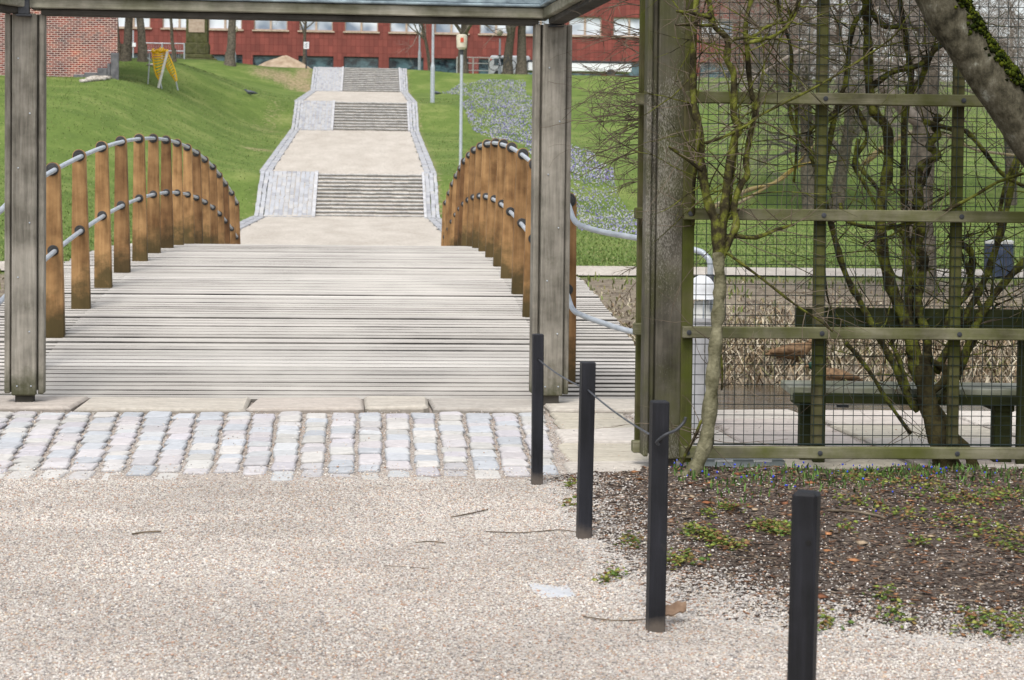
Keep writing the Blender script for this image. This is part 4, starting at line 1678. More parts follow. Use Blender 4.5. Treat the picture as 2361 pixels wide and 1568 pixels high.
# twiggy shrub hanging left of the big post
tc_ = thing('bare_shrub', atZ(1478, 1080, 0) + Vector((0, .3, 0)), 'bare brown twiggy shrub hanging out left of the mossy post', 'shrub')
mb = MB()
S4 = pxstem(mb, [(1480, 1060), (1476, 900), (1482, 700), (1476, 560), (1482, 420), (1478, 300), (1484, 150), (1478, -20)], 5, 4, 9.35, 6)
part(mb, 'trunk', M['twigdark'], tc_, True)
mb = MB()
for k_ in range(105):
    y0 = random.choice([random.uniform(-40, 420), random.uniform(-40, 250), random.uniform(560, 650) if k_ % 12 == 0 else random.uniform(200, 460)])
    L = random.uniform(60, 190) * (.5 if y0 > 400 else 1)
    a = random.uniform(-.5, .55)
    px_, py_ = 1482, y0
    dpx, dpy = -math.cos(a), math.sin(a)
    Yk = 9.35 + random.uniform(-.15, .25)
    pts = [atY(px_, py_, Yk)]
    curl = random.uniform(-.10, .16)
    ang = a
    P2 = [(px_, py_)]
    for s in range(8):
        ang += curl * random.uniform(.3, 1.4)
        px_ -= math.cos(ang) * L / 8
        py_ += math.sin(ang) * L / 8
        P2.append((px_, py_))
        pts.append(atY(px_, py_, Yk + .02 * s * random.uniform(-1, 1)))
    r0 = random.uniform(.0016, .0042)
    mb.tube(pts, [r0 * (1 - .08 * s) for s in range(9)], 5)
    for j in range(4):
        q = random.randrange(2, 8)
        bx0, by0 = P2[q]
        a2 = ang + random.uniform(-1.1, 1.1)
        l2 = L * random.uniform(.15, .5)
        pp = [pts[q]]
        for s in range(4):
            a2 += random.uniform(-.3, .35)
            bx0 -= math.cos(a2) * l2 / 4
            by0 += math.sin(a2) * l2 / 4
            pp.append(atY(bx0, by0, Yk))
        mb.tube(pp, [r0 * .5 * (1 - .1 * s) for s in range(5)], 4)
part(mb, 'crown', M['twigdark'], tc_, True)

# leaning tree in front at the right
YL = 8.28
tl = thing('leaning_tree', (4.6, YL + .1, 0), 'thick leaning tree trunk with a ridge of green moss crossing the trellis', 'tree')
cl = [(3000, 1420), (2850, 1080), (2700, 800), (2580, 620), (2480, 462), (2400, 345), (2340, 258), (2290, 190), (2245, 128), (2205, 66), (2168, 0), (2120, -110), (2080, -260)]
hw = [85, 78, 70, 64, 60, 57, 54, 51, 49, 49, 51, 48, 44]
P_ = smoothp([atY(a, b, YL) for a, b in cl], 6)
k_ = len(P_)
hwv = np.interp(np.linspace(0, 12, k_), range(13), hw) * YL / FPX
mb = MB()
nS = 22
vs, fs = [], []
for q, p in enumerate(P_):
    a = P_[max(q - 1, 0)]
    b = P_[min(q + 1, k_ - 1)]
    t_ = (b - a).normalized()
    u = Vector((0, -1, 0))
    v_ = t_.cross(u).normalized()
    for s in range(nS):
        an = 2 * math.pi * s / nS
        rr = hwv[q] * (1 + .10 * mnoise.noise(Vector((math.cos(an) * 1.5, math.sin(an) * 1.5, q * .22))) + .05 * mnoise.noise(Vector((math.cos(an) * 4, math.sin(an) * 4, q * .6))))
        vs.append(p + (v_ * math.cos(an) + u * math.sin(an)) * rr)
for q in range(k_ - 1):
    for s in range(nS):
        fs.append((q * nS + s, q * nS + (s + 1) % nS, q * nS + nS + (s + 1) % nS, q * nS + nS + s))
mb.add(vs, fs)
part(mb, 'trunk', M['bark2'], tl, True)
# moss ridge: thousands of tiny tufts along the upper side
MP, MS, MC = [], [], []
for _ in range(9000):
    q = random.uniform(k_ * .28, k_ - 8)
    i0 = int(q)
    p = P_[i0].lerp(P_[i0 + 1], q - i0)
    t_ = (P_[i0 + 1] - P_[i0]).normalized()
    u = Vector((0, -1, 0))
    v_ = t_.cross(u).normalized()
    side = v_ if v_.z > 0 else -v_
    dens = mnoise.noise(Vector((q * .35, 3, 1)))
    an = random.gauss(R(10), R(20 + 10 * dens))
    d = side * math.cos(an) + u * math.sin(an)
    rr = hwv[i0] * random.uniform(.97, 1.10 + .16 * max(dens + .3, 0))
    MP.append(p + d * rr)
    MS.append(random.uniform(.005, .015))
    MC.append(random.choice([srgb(60, 70, 18), srgb(38, 48, 14), srgb(88, 96, 26), srgb(26, 32, 12)]))
mo = scatter('moss_ridge', np.array([list(p - Vector(tl.location)) for p in MP]), np.array(MS), np.array(MC), M['moss'], OCT_V, OCT_F, 1, .4, 1.5)
mo.parent = tl

# ================================================================== TREE GENERATOR
class Tree:
    def __init__(s, seed):
        s.r = random.Random(seed)
        s.tr = MB()
        s.cr = MB()

    def grow(s, p, d, L, r, lev, maxlev, nch, droop=0.0, spread=.8, tw=.5):
        rr = s.r
        st = 6 if lev < 2 else 4
        pts, rad = [p.copy()], [r]
        dd = d.copy()
        for q in range(st):
            dd = (dd + Vector((rr.uniform(-1, 1), rr.uniform(-1, 1), rr.uniform(-1, 1))) * (.10 + .07 * lev) + Vector((0, 0, (-droop if lev > 1 else .06)))).normalized()
            p = p + dd * L / st
            pts.append(p.copy())
            rad.append(max(r * (1 - (.62 if lev else .45) * (q + 1) / st), .0035))
        (s.tr if lev == 0 else s.cr).tube(pts, rad, (12 if lev == 0 else 6 if lev < 3 else 3), caps=False)
        if lev >= maxlev:
            return
        for c_ in range(nch[lev]):
            t_ = rr.uniform(.35 if lev else .5, 1.0)
            q = min(int(t_ * st), st - 1)
            b = pts[q].lerp(pts[q + 1], t_ * st - q) if q < st else pts[-1]
            ax = Vector((rr.uniform(-1, 1), rr.uniform(-1, 1), rr.uniform(-.35, .8))).normalized()
            nd = (dd * (1 - spread * .6) + ax * spread).normalized()
            s.grow(b, nd, L * rr.uniform(.45, .8), rad[q] * rr.uniform(.45, .7), lev + 1, maxlev, nch, droop, spread, tw)

    def tangle(s, c, rx, ry, rz, n_, L=1.6):
        rr = s.r
        for _ in range(n_):
            u = Vector((rr.gauss(0, 1), rr.gauss(0, 1), rr.gauss(0, 1))).normalized() * rr.uniform(.25, 1) ** .5
            p = Vector((c[0] + u.x * rx, c[1] + u.y * ry, c[2] + u.z * rz))
            d = (Vector((u.x, u.y, u.z * .4 - .1)) + Vector((rr.uniform(-.8, .8), rr.uniform(-.8, .8), rr.uniform(-.5, .5)))).normalized()
            cur = Vector((rr.uniform(-.2, .2), rr.uniform(-.2, .2), rr.uniform(-.28, .1)))
            l = L * rr.uniform(.4, 1.3) / 5
            r = rr.uniform(.004, .011)
            pts = [p.copy()]
            for q in range(5):
                d = (d + cur + Vector((rr.uniform(-.15, .15), rr.uniform(-.15, .15), rr.uniform(-.15, .15)))).normalized()
                p = p + d * l
                pts.append(p.copy())
            s.cr.tube(pts, [r * (1 - .14 * q) for q in range(6)], 3, caps=False)
            for _k in range(2):
                q = rr.randrange(1, 5)
                b = pts[q].copy()
                d2 = (d + Vector((rr.uniform(-1, 1), rr.uniform(-1, 1), rr.uniform(-1, .8)))).normalized()
                s.cr.tube([b, b + d2 * l * .9, b + d2 * l * 1.7 + Vector((0, 0, rr.uniform(-.1, .05)))], [r * .6, r * .5, r * .35], 3, caps=False)

    def build(s, name, loc, label, cat='tree', group=None, bark=None, twig=None):
        t = thing(name, loc, label, cat, group)
        part(s.tr, 'trunk', bark or M['bark'], t, True)
        part(s.cr, 'crown', twig or M['twig'], t, True)
        return t


def hill_tree(px, py, wpx, label, seed, lean=0.0, hgt=5.5, name='bare_tree'):
    b = atH(px, py)
    if b.y > 180:
        b = Vector((atY(px, py, 136).x, 136, 11.3))
    T = Tree(seed)
    r = wpx / 2 * b.y / FPX
    T.grow(b - Vector((0, 0, .3)), Vector((lean, 0, 1)).normalized(), hgt, r * 1.1, 0, 4, [7, 6, 5, 5])
    T.tr.tube([b - Vector((0, 0, .3)), b + Vector((0, 0, .25)), b + Vector((0, 0, .9))], [r * 1.6, r * 1.2, r * 1.02], 12, caps=False)
    return T.build(name, b, label, 'tree', 'bare trees along the top of the hill')


hill_tree(275, 139, 12, 'dark thin bare tree at the corner of the brick building', 1)
hill_tree(290, 140, 20, 'bare tree just right of the brick building on the hill top', 2)
hill_tree(329, 141, 19, 'bare tree behind the yellow climbing frame', 3)
hill_tree(402, 142, 8, 'slim bare tree behind the metal fence on the hill', 4)
hill_tree(530, 150, 21, 'bare tree beside the white globe lamp left of the sand heap', 5)
hill_tree(700, 152, 8, 'slim bare tree behind the white sign and sand heap', 6)
hill_tree(991, 160, 8, 'slim bare tree right of the top steps', 7)
hill_tree(1068, 164, 22, 'bare tree behind the tall lamp post on the right', 8)
hill_tree(1171, 168, 22, 'left one of the twin bare trees beside the bicycle', 9, -.03)
hill_tree(1202, 169, 24, 'right one of the twin bare trees beside the bicycle', 10, .02)

# large bare trees beyond the moat on the right
b = atH(1872, 492)
T = Tree(21)
T.grow(b - Vector((0, 0, .3)), Vector((-.05, 0, 1)).normalized(), 5.2, .32, 0, 5, [8, 6, 5, 5, 3], .07, .9)
T.grow(b + Vector((.9, .3, -.3)), Vector((.06, 0, 1)).normalized(), 5.0, .30, 0, 5, [8, 6, 5, 5, 3], .07, .9)
T.tangle((b.x + .6, b.y, b.z + 6.6), 6.4, 4.5, 3.8, 1900)
T.build('bare_tree', b, 'wide bare tree with two grey trunks on the lawn behind the trellis', 'tree')
b = atH(2118, 722)
T = Tree(33)
T.grow(b - Vector((0, 0, .3)), Vector((0, 0, 1)), 5.2, .27, 0, 5, [7, 6, 5, 5, 3], .05, .85)
T.tr.tube([b + Vector((0, 0, -.3)), b + Vector((0, 0, .3)), b + Vector((0, 0, 1))], [.36, .29, .265], 12, caps=False)
T.tangle((b.x + .5, b.y + 1, b.z + 6.0), 3.4, 3.0, 3.0, 1200, 1.0)
T.build('bare_tree', b, 'grey bare tree standing on the far bank of the moat', 'tree')
lawn_spots = [(2330, 470, 5.0, .25, 'bare tree on the lawn seen behind the leaning trunk'),
              (2050, 330, 6.0, .22, 'distant bare tree high on the slope behind the trellis')]
for k_, (px_, py_, hh, rr, lab) in enumerate(lawn_spots):
    b = atH(px_, py_)
    T = Tree(50 + k_)
    T.grow(b - Vector((0, 0, .3)), Vector((0, 0, 1)), hh, rr, 0, 5, [9, 6, 6, 4, 4], .09, .95)
    T.build('bare_tree', b, lab, 'tree')
# low lichen-yellow branches across the lawn behind the mesh
tlow = thing('fallen_branch', atH(1830, 440), 'low grey branch with yellow lichen reaching over the lawn', 'branch')
mb = MB()
for pts, r0 in (([(1640, 480), (1720, 440), (1790, 420), (1850, 380), (1930, 372)], 5), ([(1700, 470), (1770, 430), (1830, 385), (1880, 330)], 3.5), ([(1990, 380), (2050, 330), (2120, 300), (2180, 310), (2250, 345), (2361, 360)], 6)):
    pxstem(mb, pts, r0, r0 * .4, 34, 6)
part(mb, 'wood', mat_simple('lichen_bark', srgb(140, 136, 128), srgb(134, 118, 62), 1.2, .9, .1), tlow, True)

# ================================================================== GRASS, FLOWERS, REEDS
n_ = 110000
yy = 36 + (112 - 36) * rng.uniform(0, 1, n_) ** 1.35
xx = rng.uniform(-.24, .42, n_) * yy
kp = ~((xx > -4.4) & (xx < 2.7))
xx, yy = xx[kp], yy[kp]
zz = H(xx, yy)
L = rng.uniform(.03, .075, len(xx))
gc = [srgb(94, 114, 56), srgb(102, 126, 60), srgb(118, 134, 72), srgb(88, 108, 52), srgb(134, 138, 88)]
tag(blades('grass', np.stack([xx, yy, zz], 1), L, .014, pal(gc, len(xx)), M['leafy'], .8), kind='stuff')

poly = [(1042, 196), (1100, 190), (1170, 186), (1210, 215), (1250, 258), (1290, 305), (1345, 345), (1395, 385), (1430, 440), (1478, 520), (1482, 548), (1400, 545), (1335, 520), (1290, 470), (1250, 410), (1220, 355), (1160, 335), (1130, 322), (1112, 300), (1095, 270), (1080, 240)]
poly3 = [atH(a, b) for a, b in poly]
pxs = np.array([p.x for p in poly3])
pys = np.array([p.y for p in poly3])


def inpoly(x, y):
    c_ = np.zeros(len(x), bool)
    j = len(pxs) - 1
    for i_ in range(len(pxs)):
        cond = ((pys[i_] > y) != (pys[j] > y)) & (x < (pxs[j] - pxs[i_]) * (y - pys[i_]) / (pys[j] - pys[i_] + 1e-9) + pxs[i_])
        c_ ^= cond
        j = i_
    return c_


n_ = 80000
y_ = rng.uniform(pys.min(), pys.max(), n_)
x_ = rng.uniform(pxs.min() - 1, pxs.max() + 1, n_)
jn = np.array([mnoise.noise(Vector((a * .5, b * .12, 5))) for a, b in zip(x_, y_)])
cl_ = np.array([mnoise.fractal(Vector((a * .9, b * .5, 8)), 1, 2, 3) for a, b in zip(x_, y_)])
zz_ = H(x_, y_)
dz_ = (H(x_, y_ + .5) - H(x_, y_ - .5))
face_ = (EYE - zz_) / y_ ** 2 + dz_ / y_
face_ = np.clip(face_ / .0024, .02, 1)
kp = inpoly(x_ + jn * 1.2, y_ + jn * 4) & (cl_ * .6 > rng.uniform(-.65, .7, n_)) & (rng.uniform(0, 1, n_) < face_)
x_, y_ = x_[kp], y_[kp]
s_ = rng.uniform(.017, .03, len(x_)) * (1 + (y_ > 70) * .3)
P = np.stack([x_, y_, H(x_, y_) + .07], 1)
cc = pal([srgb(178, 174, 204), srgb(196, 196, 214), srgb(138, 126, 190), srgb(104, 86, 172), srgb(162, 158, 194), srgb(124, 116, 180), srgb(180, 186, 176), srgb(190, 188, 168)], len(x_), .08)
tag(scatter('crocus_flowers', P, s_, cc, M['flower'], OCT_V, OCT_F, 1.1, .3, .4), 'broad drift of white and purple crocuses across the right-hand lawn', 'flowers', kind='stuff')

# reeds and dead grass on the far bank
n_ = 52000
y_ = BANK0 + .1 + rng.gamma(1.7, 2.4, n_)
x_ = rng.uniform(-.33, .44, n_) * y_
kp = ((x_ > 2.15) | (x_ < -3.2)) & (y_ < 32.8)
cln = np.array([mnoise.noise(Vector((a * 1.1, b * 1.1, 3))) for a, b in zip(x_, y_)])
kp &= (cln > rng.uniform(-.7, .4, n_) + (y_ - 23) * .035)
x_, y_ = x_[kp], y_[kp]
L = rng.uniform(.08, .30, len(x_)) * np.clip(1.2 - (y_ - BANK0) * .10, .3, 1.2)
rc = [srgb(178, 166, 144), srgb(158, 144, 122), srgb(190, 180, 158), srgb(116, 98, 78), srgb(152, 132, 104), srgb(96, 82, 64), srgb(120, 118, 78)]
tag(blades('dry_reeds', np.stack([x_, y_, H(x_, y_) - .02], 1), L, .011, pal(rc, len(x_)), M['straw'], 2.1, .8), kind='stuff')
n_ = 14000
y_ = rng.uniform(22, 33, n_)
x_ = rng.uniform(-.33, .44, n_) * y_
cln = np.array([mnoise.noise(Vector((a * 1.6, b * 1.6, 13))) for a, b in zip(x_, y_)])
kp = ((x_ > 2.15) | (x_ < -3.2)) & (cln > rng.uniform(-.1, .5, n_) - (y_ - 31) * .1)
x_, y_ = x_[kp], y_[kp]
tag(blades('bank_grass', np.stack([x_, y_, H(x_, y_)], 1), rng.uniform(.06, .16, len(x_)), .014, pal([srgb(92, 112, 44), srgb(112, 126, 60), srgb(130, 124, 76), srgb(84, 96, 44)], len(x_)), M['leafy'], .9), kind='stuff')

# bed plants: green strap leaves and blue squill below the trellis, yellow-green weeds in patches
n_ = 4200
x_ = rng.uniform(1.4, 4.6, n_)
y_ = 8.53 - rng.gamma(1.5, .2, n_)
cln = np.array([mnoise.noise(Vector((a * 4, b * 4, 1))) for a, b in zip(x_, y_)])
kp = (cln > rng.uniform(-.5, .35, n_)) & (bed_in(x_, y_) > .12)
x_, y_ = x_[kp], y_[kp]
tag(blades('strap_leaves', np.stack([x_, y_, bz(x_, y_) - .005], 1), rng.uniform(.015, .055, len(x_)), .0042, pal([srgb(56, 82, 34), srgb(74, 104, 42), srgb(92, 122, 56), srgb(98, 96, 60)], len(x_)), M['leafy'], .8), kind='stuff')
n_ = 150
x_ = rng.uniform(1.4, 4.3, n_)
y_ = 8.50 - rng.gamma(1.6, .2, n_)
kp = bed_in(x_, y_) > .15
x_, y_ = x_[kp], y_[kp]
P = np.stack([x_, y_, bz(x_, y_) + rng.uniform(.015, .05, len(x_))], 1)
tag(scatter('squill_flowers', P, rng.uniform(.0035, .0065, len(x_)), pal([srgb(52, 72, 200), srgb(74, 96, 222), srgb(60, 60, 180)], len(x_)), M['flower'], OCT_V, OCT_F, 1, .3, .6), 'small blue squill flowers in the green leaves at the trellis foot', 'flowers', kind='stuff')
patches = [(1615, 1240, .07, 260), (1650, 1255, .06, 240), (1690, 1262, .06, 160), (1775, 1222, .08, 300), (1800, 1235, .06, 160), (1680, 1180, .06, 130), (1310, 1150, .03, 70), (1315, 1112, .035, 70),
           (1455, 1250, .05, 100), (1565, 1300, .07, 200), (1405, 1315, .05, 120), (1630, 1190, .04, 60), (2080, 1190, .12, 160), (2200, 1160, .16, 300), (2320, 1150, .16, 320), (1960, 1160, .1, 120),
           (2300, 1240, .14, 220), (2350, 1270, .1, 160), (2250, 1440, .07, 170), (2330, 1450, .08, 200), (2060, 1420, .06, 100), (2040, 1380, .05, 60), (1900, 1430, .05, 110), (2120, 1125, .16, 220), (1990, 1110, .14, 160),
           (2220, 1210, .12, 160), (2120, 1260, .05, 60), (1950, 1230, .05, 50)]
PX, PYy, PC = [], [], []
for (a, b, s, c_) in patches:
    p = atZ(a, b, .03)
    c_ = int(c_ * .6)
    PX.append(rng.normal(p.x, s * .5, c_))
    PYy.append(rng.normal(p.y, s * .9, c_))
x_, y_ = np.concatenate(PX), np.concatenate(PYy)
kp = (y_ < 8.68)
x_, y_ = x_[kp], y_[kp]
P = np.stack([x_, y_, bz(x_, y_) + rng.uniform(.002, .035, len(x_))], 1)
wc = [srgb(122, 134, 56), srgb(102, 124, 50), srgb(142, 144, 70), srgb(86, 110, 46), srgb(138, 116, 66), srgb(130, 94, 64)]
tag(scatter('low_weeds', P, rng.uniform(.006, .014, len(x_)), pal(wc, len(x_), .15), M['leafy'], OCT_V * np.array([1, .8, .2]), OCT_F, 1, .4, .9), kind='stuff')
# fallen leaves over the bed
n_ = 420
x_ = rng.uniform(1.2, 4.4, n_)
y_ = rng.uniform(5.6, 8.85, n_)
kp = (bed_in(x_, y_) > .05) & (rng.uniform(0, 1, n_) < .25 + .75 * sstep(6.5, 8.6, y_))
x_, y_ = x_[kp], y_[kp]
P = np.stack([x_, y_, bz(x_, y_) + .008], 1)
tag(scatter('leaf_litter', P, rng.uniform(.01, .025, len(x_)), pal([srgb(150, 98, 68), srgb(176, 124, 86), srgb(122, 82, 60), srgb(170, 150, 126)], len(x_)), M['bits'], OCT_V * np.array([1.1, .7, .08]), OCT_F, 1, .35, .6), kind='stuff')

# sticks lying about
sticks = [([(305, 1225), (335, 1221), (372, 1220)], 2.6, 'short dark stick lying on the gravel at the left'),
          ([(1040, 1184), (1085, 1175), (1125, 1166)], 2.0, 'thin twig on the gravel left of the half-buried setts'),
          ([(958, 1246), (990, 1243), (1028, 1247)], 1.7, 'thin dark twig lying in the middle of the gravel'),
          ([(885, 1296), (940, 1299), (990, 1302)], 1.0, 'hair-thin straw on the gravel below the dark twig'),
          ([(1120, 1220), (1200, 1224), (1290, 1218), (1330, 1224)], 1.6, 'long wavy twig between the gravel and the second black post'),
          ([(1345, 1410), (1420, 1421), (1495, 1418)], 2.0, 'twig lying against the foot of the third black post'),
          ([(1545, 1140), (1620, 1118), (1700, 1100), (1780, 1095)], 2.4, 'long pale stick lying among the green leaves below the trellis'),
          ([(1905, 1190), (1960, 1196), (2020, 1205), (2040, 1210)], 4.5, 'thick grey stick lying on the soil behind the nearest black post'),
          ([(1660, 1290), (1700, 1300), (1790, 1305)], 1.6, 'thin stick on the soil between the third and fourth black posts')]
for pts, r_, lab in sticks:
    P3 = [atZ(a, b, .018) for a, b in pts]
    rr = r_ * .75 * P3[0].y / FPX
    for p in P3:
        p.z = (float(bz(p.x, p.y)) if float(bed_in(p.x, p.y)) > 0 else gz(p.x, p.y)) + rr + .004
    mb = MB().tube(smoothp(P3, 5), rr, 6, wob=.15)
    o = mb.build('stick', M['twigdark'], None, True, offset=P3[0])
    tag(o, lab, 'stick', 'sticks lying on the ground')
# curled dry leaf at the third post
p = atZ(1556, 1436, .0)
mb = MB()
vs, fs = [], []
for i_ in range(7):
    for j in range(5):
        u_, v_ = i_ / 6 - .5, j / 4 - .5
        wd = .052 * (1 - (2 * u_) ** 2) ** .5 + .004
        vs.append((p.x + u_ * .07, p.y + v_ * wd * .8, .012 + .022 * (v_ + .5) + .016 * (2 * v_) ** 2 + .02 * (u_ + .3) + .004 * math.sin(i_ * 2.1)))
for i_ in range(6):
    for j in range(4):
        a = i_ * 5 + j
        fs.append((a, a + 1, a + 6, a + 5))
mb.add(vs, fs)
o = mb.build('dead_leaf', M['leafdry'], None, True, offset=p)
o.modifiers.new('thick', 'SOLIDIFY').thickness = .0015
tag(o, 'large curled dry brown leaf at the foot of the third black post', 'leaf')

# ================================================================== HILL FURNITURE
def lamp(px, pyb, ytop, wpx, label, head, Y=None):
    if Y is None:
        b = atH(px, pyb)
        if b.y > 180:
            b = Vector((atY(px, pyb, 138).x, 138, 11.3))
    else:
        q = atY(px, 483, Y)
        b = Vector((q.x, Y, float(H(q.x, Y))))
    zt = atY(px, ytop, b.y).z
    r = wpx / 2 * b.y / FPX
    t = thing('street_lamp', b, label, 'lamp post', 'lamp posts along the hill path')
    hl = (zt - b.z)
    mb = MB().lathe(b, [(r * 1.0, -.1), (r * 1.0, hl * .33), (r * .62, hl * .37), (r * .58, hl - .35)], 14)
    part(mb, 'pole', M['steel'], t, False)
    if head == 'box':
        mb = MB().lathe((b.x, b.y, zt), [(r * .7, -.42), (r * .7, -.3), (r * 1.1, -.28)], 14)
        part(mb, 'collar', M['darkmetal'], t)
        mb = MB().lathe((b.x, b.y, zt), [(r * 1.1, -.28), (r * 1.9, -.22), (r * 2.1, .0), (r * 2.1, .12), (r * 1.5, .15)], 18)
        part(mb, 'lamp_head', M['lampglass'], t)
        mb = MB()
        mb.box(b.x - r * .6, b.x + r * .6, b.y - r * 2.16, b.y - r * 2.0, zt - .08, zt + .05)
        part(mb, 'orange_plate', M['red'], t)
    elif head == 'globe':
        mb = MB().lathe((b.x, b.y, zt), [(.24 * math.sin(R(a)), .1 - .24 * math.cos(R(a))) for a in (12, 35, 60, 90, 120, 150, 170)], 16)
        part(mb, 'lamp_globe', M['lampglass'], t, True)
    else:
        mb = MB().lathe((b.x, b.y, zt), [(.05, -.35), (.2, -.2), (.26, .2), (.3, .24), (.1, .34)], 16)
        part(mb, 'lamp_head', M['lampglass'], t)
    return t


lamp(1061, 0, 92, 12, 'tall grey lamp post behind the right railing with a pale box head', 'box', Y=52)
lamp(997, 237, -10, 10, 'tall lamp post standing in the lawn right of the middle steps', 'flat')
lamp(967, 160, 10, 7, 'lamp post at the top right of the upper steps', 'flat')
lamp(541, 150, 70, 6, 'white globe lamp left of the sand heap', 'globe')
lamp(1152, 167, 78, 7, 'globe lamp beside the bicycle and twin trees', 'globe')

# sign at the top left of the steps
b = atH(706, 158)
if b.y > 150:
    b = Vector((atY(706, 158, 131).x, 131, 11.3))
t = thing('notice_sign', b, 'small white notice on a black pole at the top of the path', 'sign')
part(MB().tube([b, (b.x, b.y, atY(706, 100, b.y).z)], .05, 8), 'pole', M['darkmetal'], t)
z1, z0 = atY(706, 97, b.y).z, atY(706, 113, b.y).z
wd = 6.0 * b.y / FPX
mb = MB()
mb.box(b.x - wd, b.x + wd, b.y - .09, b.y - .055, z0, z1, bev=.01)
part(mb, 'board', M['white'], t)
mb = MB()
for q in range(4):
    zz_ = z1 - (z1 - z0) * (.22 + .18 * q)
    mb.box(b.x - wd * .7, b.x + wd * (.6 - .2 * (q % 2)), b.y - .096, b.y - .092, zz_ - .018, zz_ + .018)
part(mb, 'print_lines', M['cable'], t)

# sand heap
b = Vector((atY(650, 158, 134).x, 134, 11.2))
t = thing('sand_heap', b, 'heap of pale sand left of the top steps', 'sand heap')
mb = MB()
nR, nA = 12, 36
vs, fs = [], []
hh = atY(650, 130, 134).z - 11.2
ww = 80 * 134 / FPX
for i_ in range(nR + 1):
    for j in range(nA):
        a = 2 * math.pi * j / nA
        u_ = i_ / nR
        x = b.x + ww * u_ * math.cos(a) + .3 * (1 - u_)
        y = b.y + ww * .7 * u_ * math.sin(a)
        z = 11.2 + hh * 1.12 * (1 - u_) ** .8 * (1 + .0) + .14 * mnoise.fractal(Vector((x * 1.4, y * 1.4, 0)), 1, 2, 4) * (1 - u_) - .05 * u_
        vs.append((x, y, z))
for i_ in range(nR):
    for j in range(nA):
        fs.append((i_ * nA + j, i_ * nA + (j + 1) % nA, (i_ + 1) * nA + (j + 1) % nA, (i_ + 1) * nA + j))
mb.add(vs, fs)
part(mb, 'sand', M['sand'], t, True)

# monument
Ym = 137
b = Vector((atY(455, 140, Ym).x, Ym, 11.7))
t = thing('monument', b, 'dark mossy stone monument pedestal with a pale carved panel', 'monument')
s = Ym / FPX
for (hw_, z0, z1) in ((46, 11.4, 12.25), (36, 12.25, 12.55)):
    mb = MB()
    mb.box(b.x - hw_ * s, b.x + hw_ * s, Ym - hw_ * s * .8, Ym + hw_ * s * .8, z0, z1, bev=.05)
    part(mb, 'base_step', M['mstone'], t)
zb = 12.55
zt1 = atY(455, 100, Ym).z
mb = MB()
mb.box(b.x - 27 * s, b.x + 27 * s, Ym - 22 * s, Ym + 22 * s, zb, zt1, bev=.06)
mb.box(b.x - 24 * s, b.x + 24 * s, Ym - 20 * s, Ym + 20 * s, zt1 + .002, zt1 + 2.6, bev=.04)
mb.box(b.x - 28 * s, b.x + 28 * s, Ym - 24 * s, Ym + 24 * s, zt1 + 2.6, zt1 + 2.9, bev=.04)
part(mb, 'shaft', M['mstone'], t)
mb = MB()
mb.box(b.x - 18 * s, b.x + 18 * s, Ym - 20 * s - .05, Ym - 20 * s - .005, atY(455, 77, Ym).z, atY(455, 40, Ym).z, bev=.02)
part(mb, 'carved_panel', M['sill'], t)

# yellow slatted climbing frame
b = atH(375, 206)
t = thing('play_climber', b, 'yellow slatted climbing frame on steel legs on the left lawn', 'play equipment')
Yf = b.y
for pts, r_, m_ in (([(364, 207), (376, 160), (386, 119)], 3.0, 'offwhite'), ([(340, 205), (344, 150), (345, 120), (352, 120)], 1.3, 'steel'), ([(410, 208), (402, 170)], 1.6, 'steel'), ([(373, 205), (366, 170)], 1.4, 'steel'), ([(340, 134), (350, 142)], 1.5, 'steel')):
    dy = 0 if m_ == 'steel' else -.35
    part(MB().tube([atY(a, b_, Yf + dy) for a, b_ in pts], r_ * Yf / FPX, 8), 'leg', M[m_], t)
for wing, (Lp, Rp) in enumerate((([(352, 119), (353, 140), (359, 170), (368, 186)], [(383, 116), (381, 135), (377, 160), (371, 184)]),
                                 ([(381, 128), (383, 150), (392, 168), (406, 188)], [(386, 120), (394, 138), (403, 162), (408, 186)]))):
    mb = MB()
    Ls = smoothp([atY(a, b_, Yf - .1 - .15 * wing) for a, b_ in Lp], 4)
    Rs = smoothp([atY(a, b_, Yf + .1 - .3 * wing) for a, b_ in Rp], 4)
    mb.tube(Ls, .035, 6)
    mb.tube(Rs, .035, 6)
    for q in range(0, len(Ls) - 1):
        a, c_ = Ls[q], Rs[q]
        m2 = (a + c_) / 2 + Vector((0, -.16, -.05))
        cur = smoothp([a, m2, c_], 4)
        for w_ in range(len(cur) - 1):
            p0_, p1_ = cur[w_], cur[w_ + 1]
            hh = .038
            mb.add([p0_ + Vector((0, 0, -hh)), p1_ + Vector((0, 0, -hh)), p1_ + Vector((0, 0, hh)), p0_ + Vector((0, 0, hh)),
                    p0_ + Vector((0, .03, -hh)), p1_ + Vector((0, .03, -hh)), p1_ + Vector((0, .03, hh)), p0_ + Vector((0, .03, hh))],
                   [(0, 1, 2, 3), (7, 6, 5, 4), (0, 4, 5, 1), (3, 2, 6, 7)])
    part(mb, 'slatted_wing', M['yellow'], t)
mb = MB()
for q in range(7):
    a = atY(350 + q * 5.4, 119 + 2 * math.sin(q * 2.2), Yf - .2)
    c_ = atY(354 + q * 5.4, 113 + 3 * math.sin(q * 1.4), Yf + .1)
    mb.tube([a, c_], .05, 6)
part(mb, 'top_crest', M['yellow'], t)

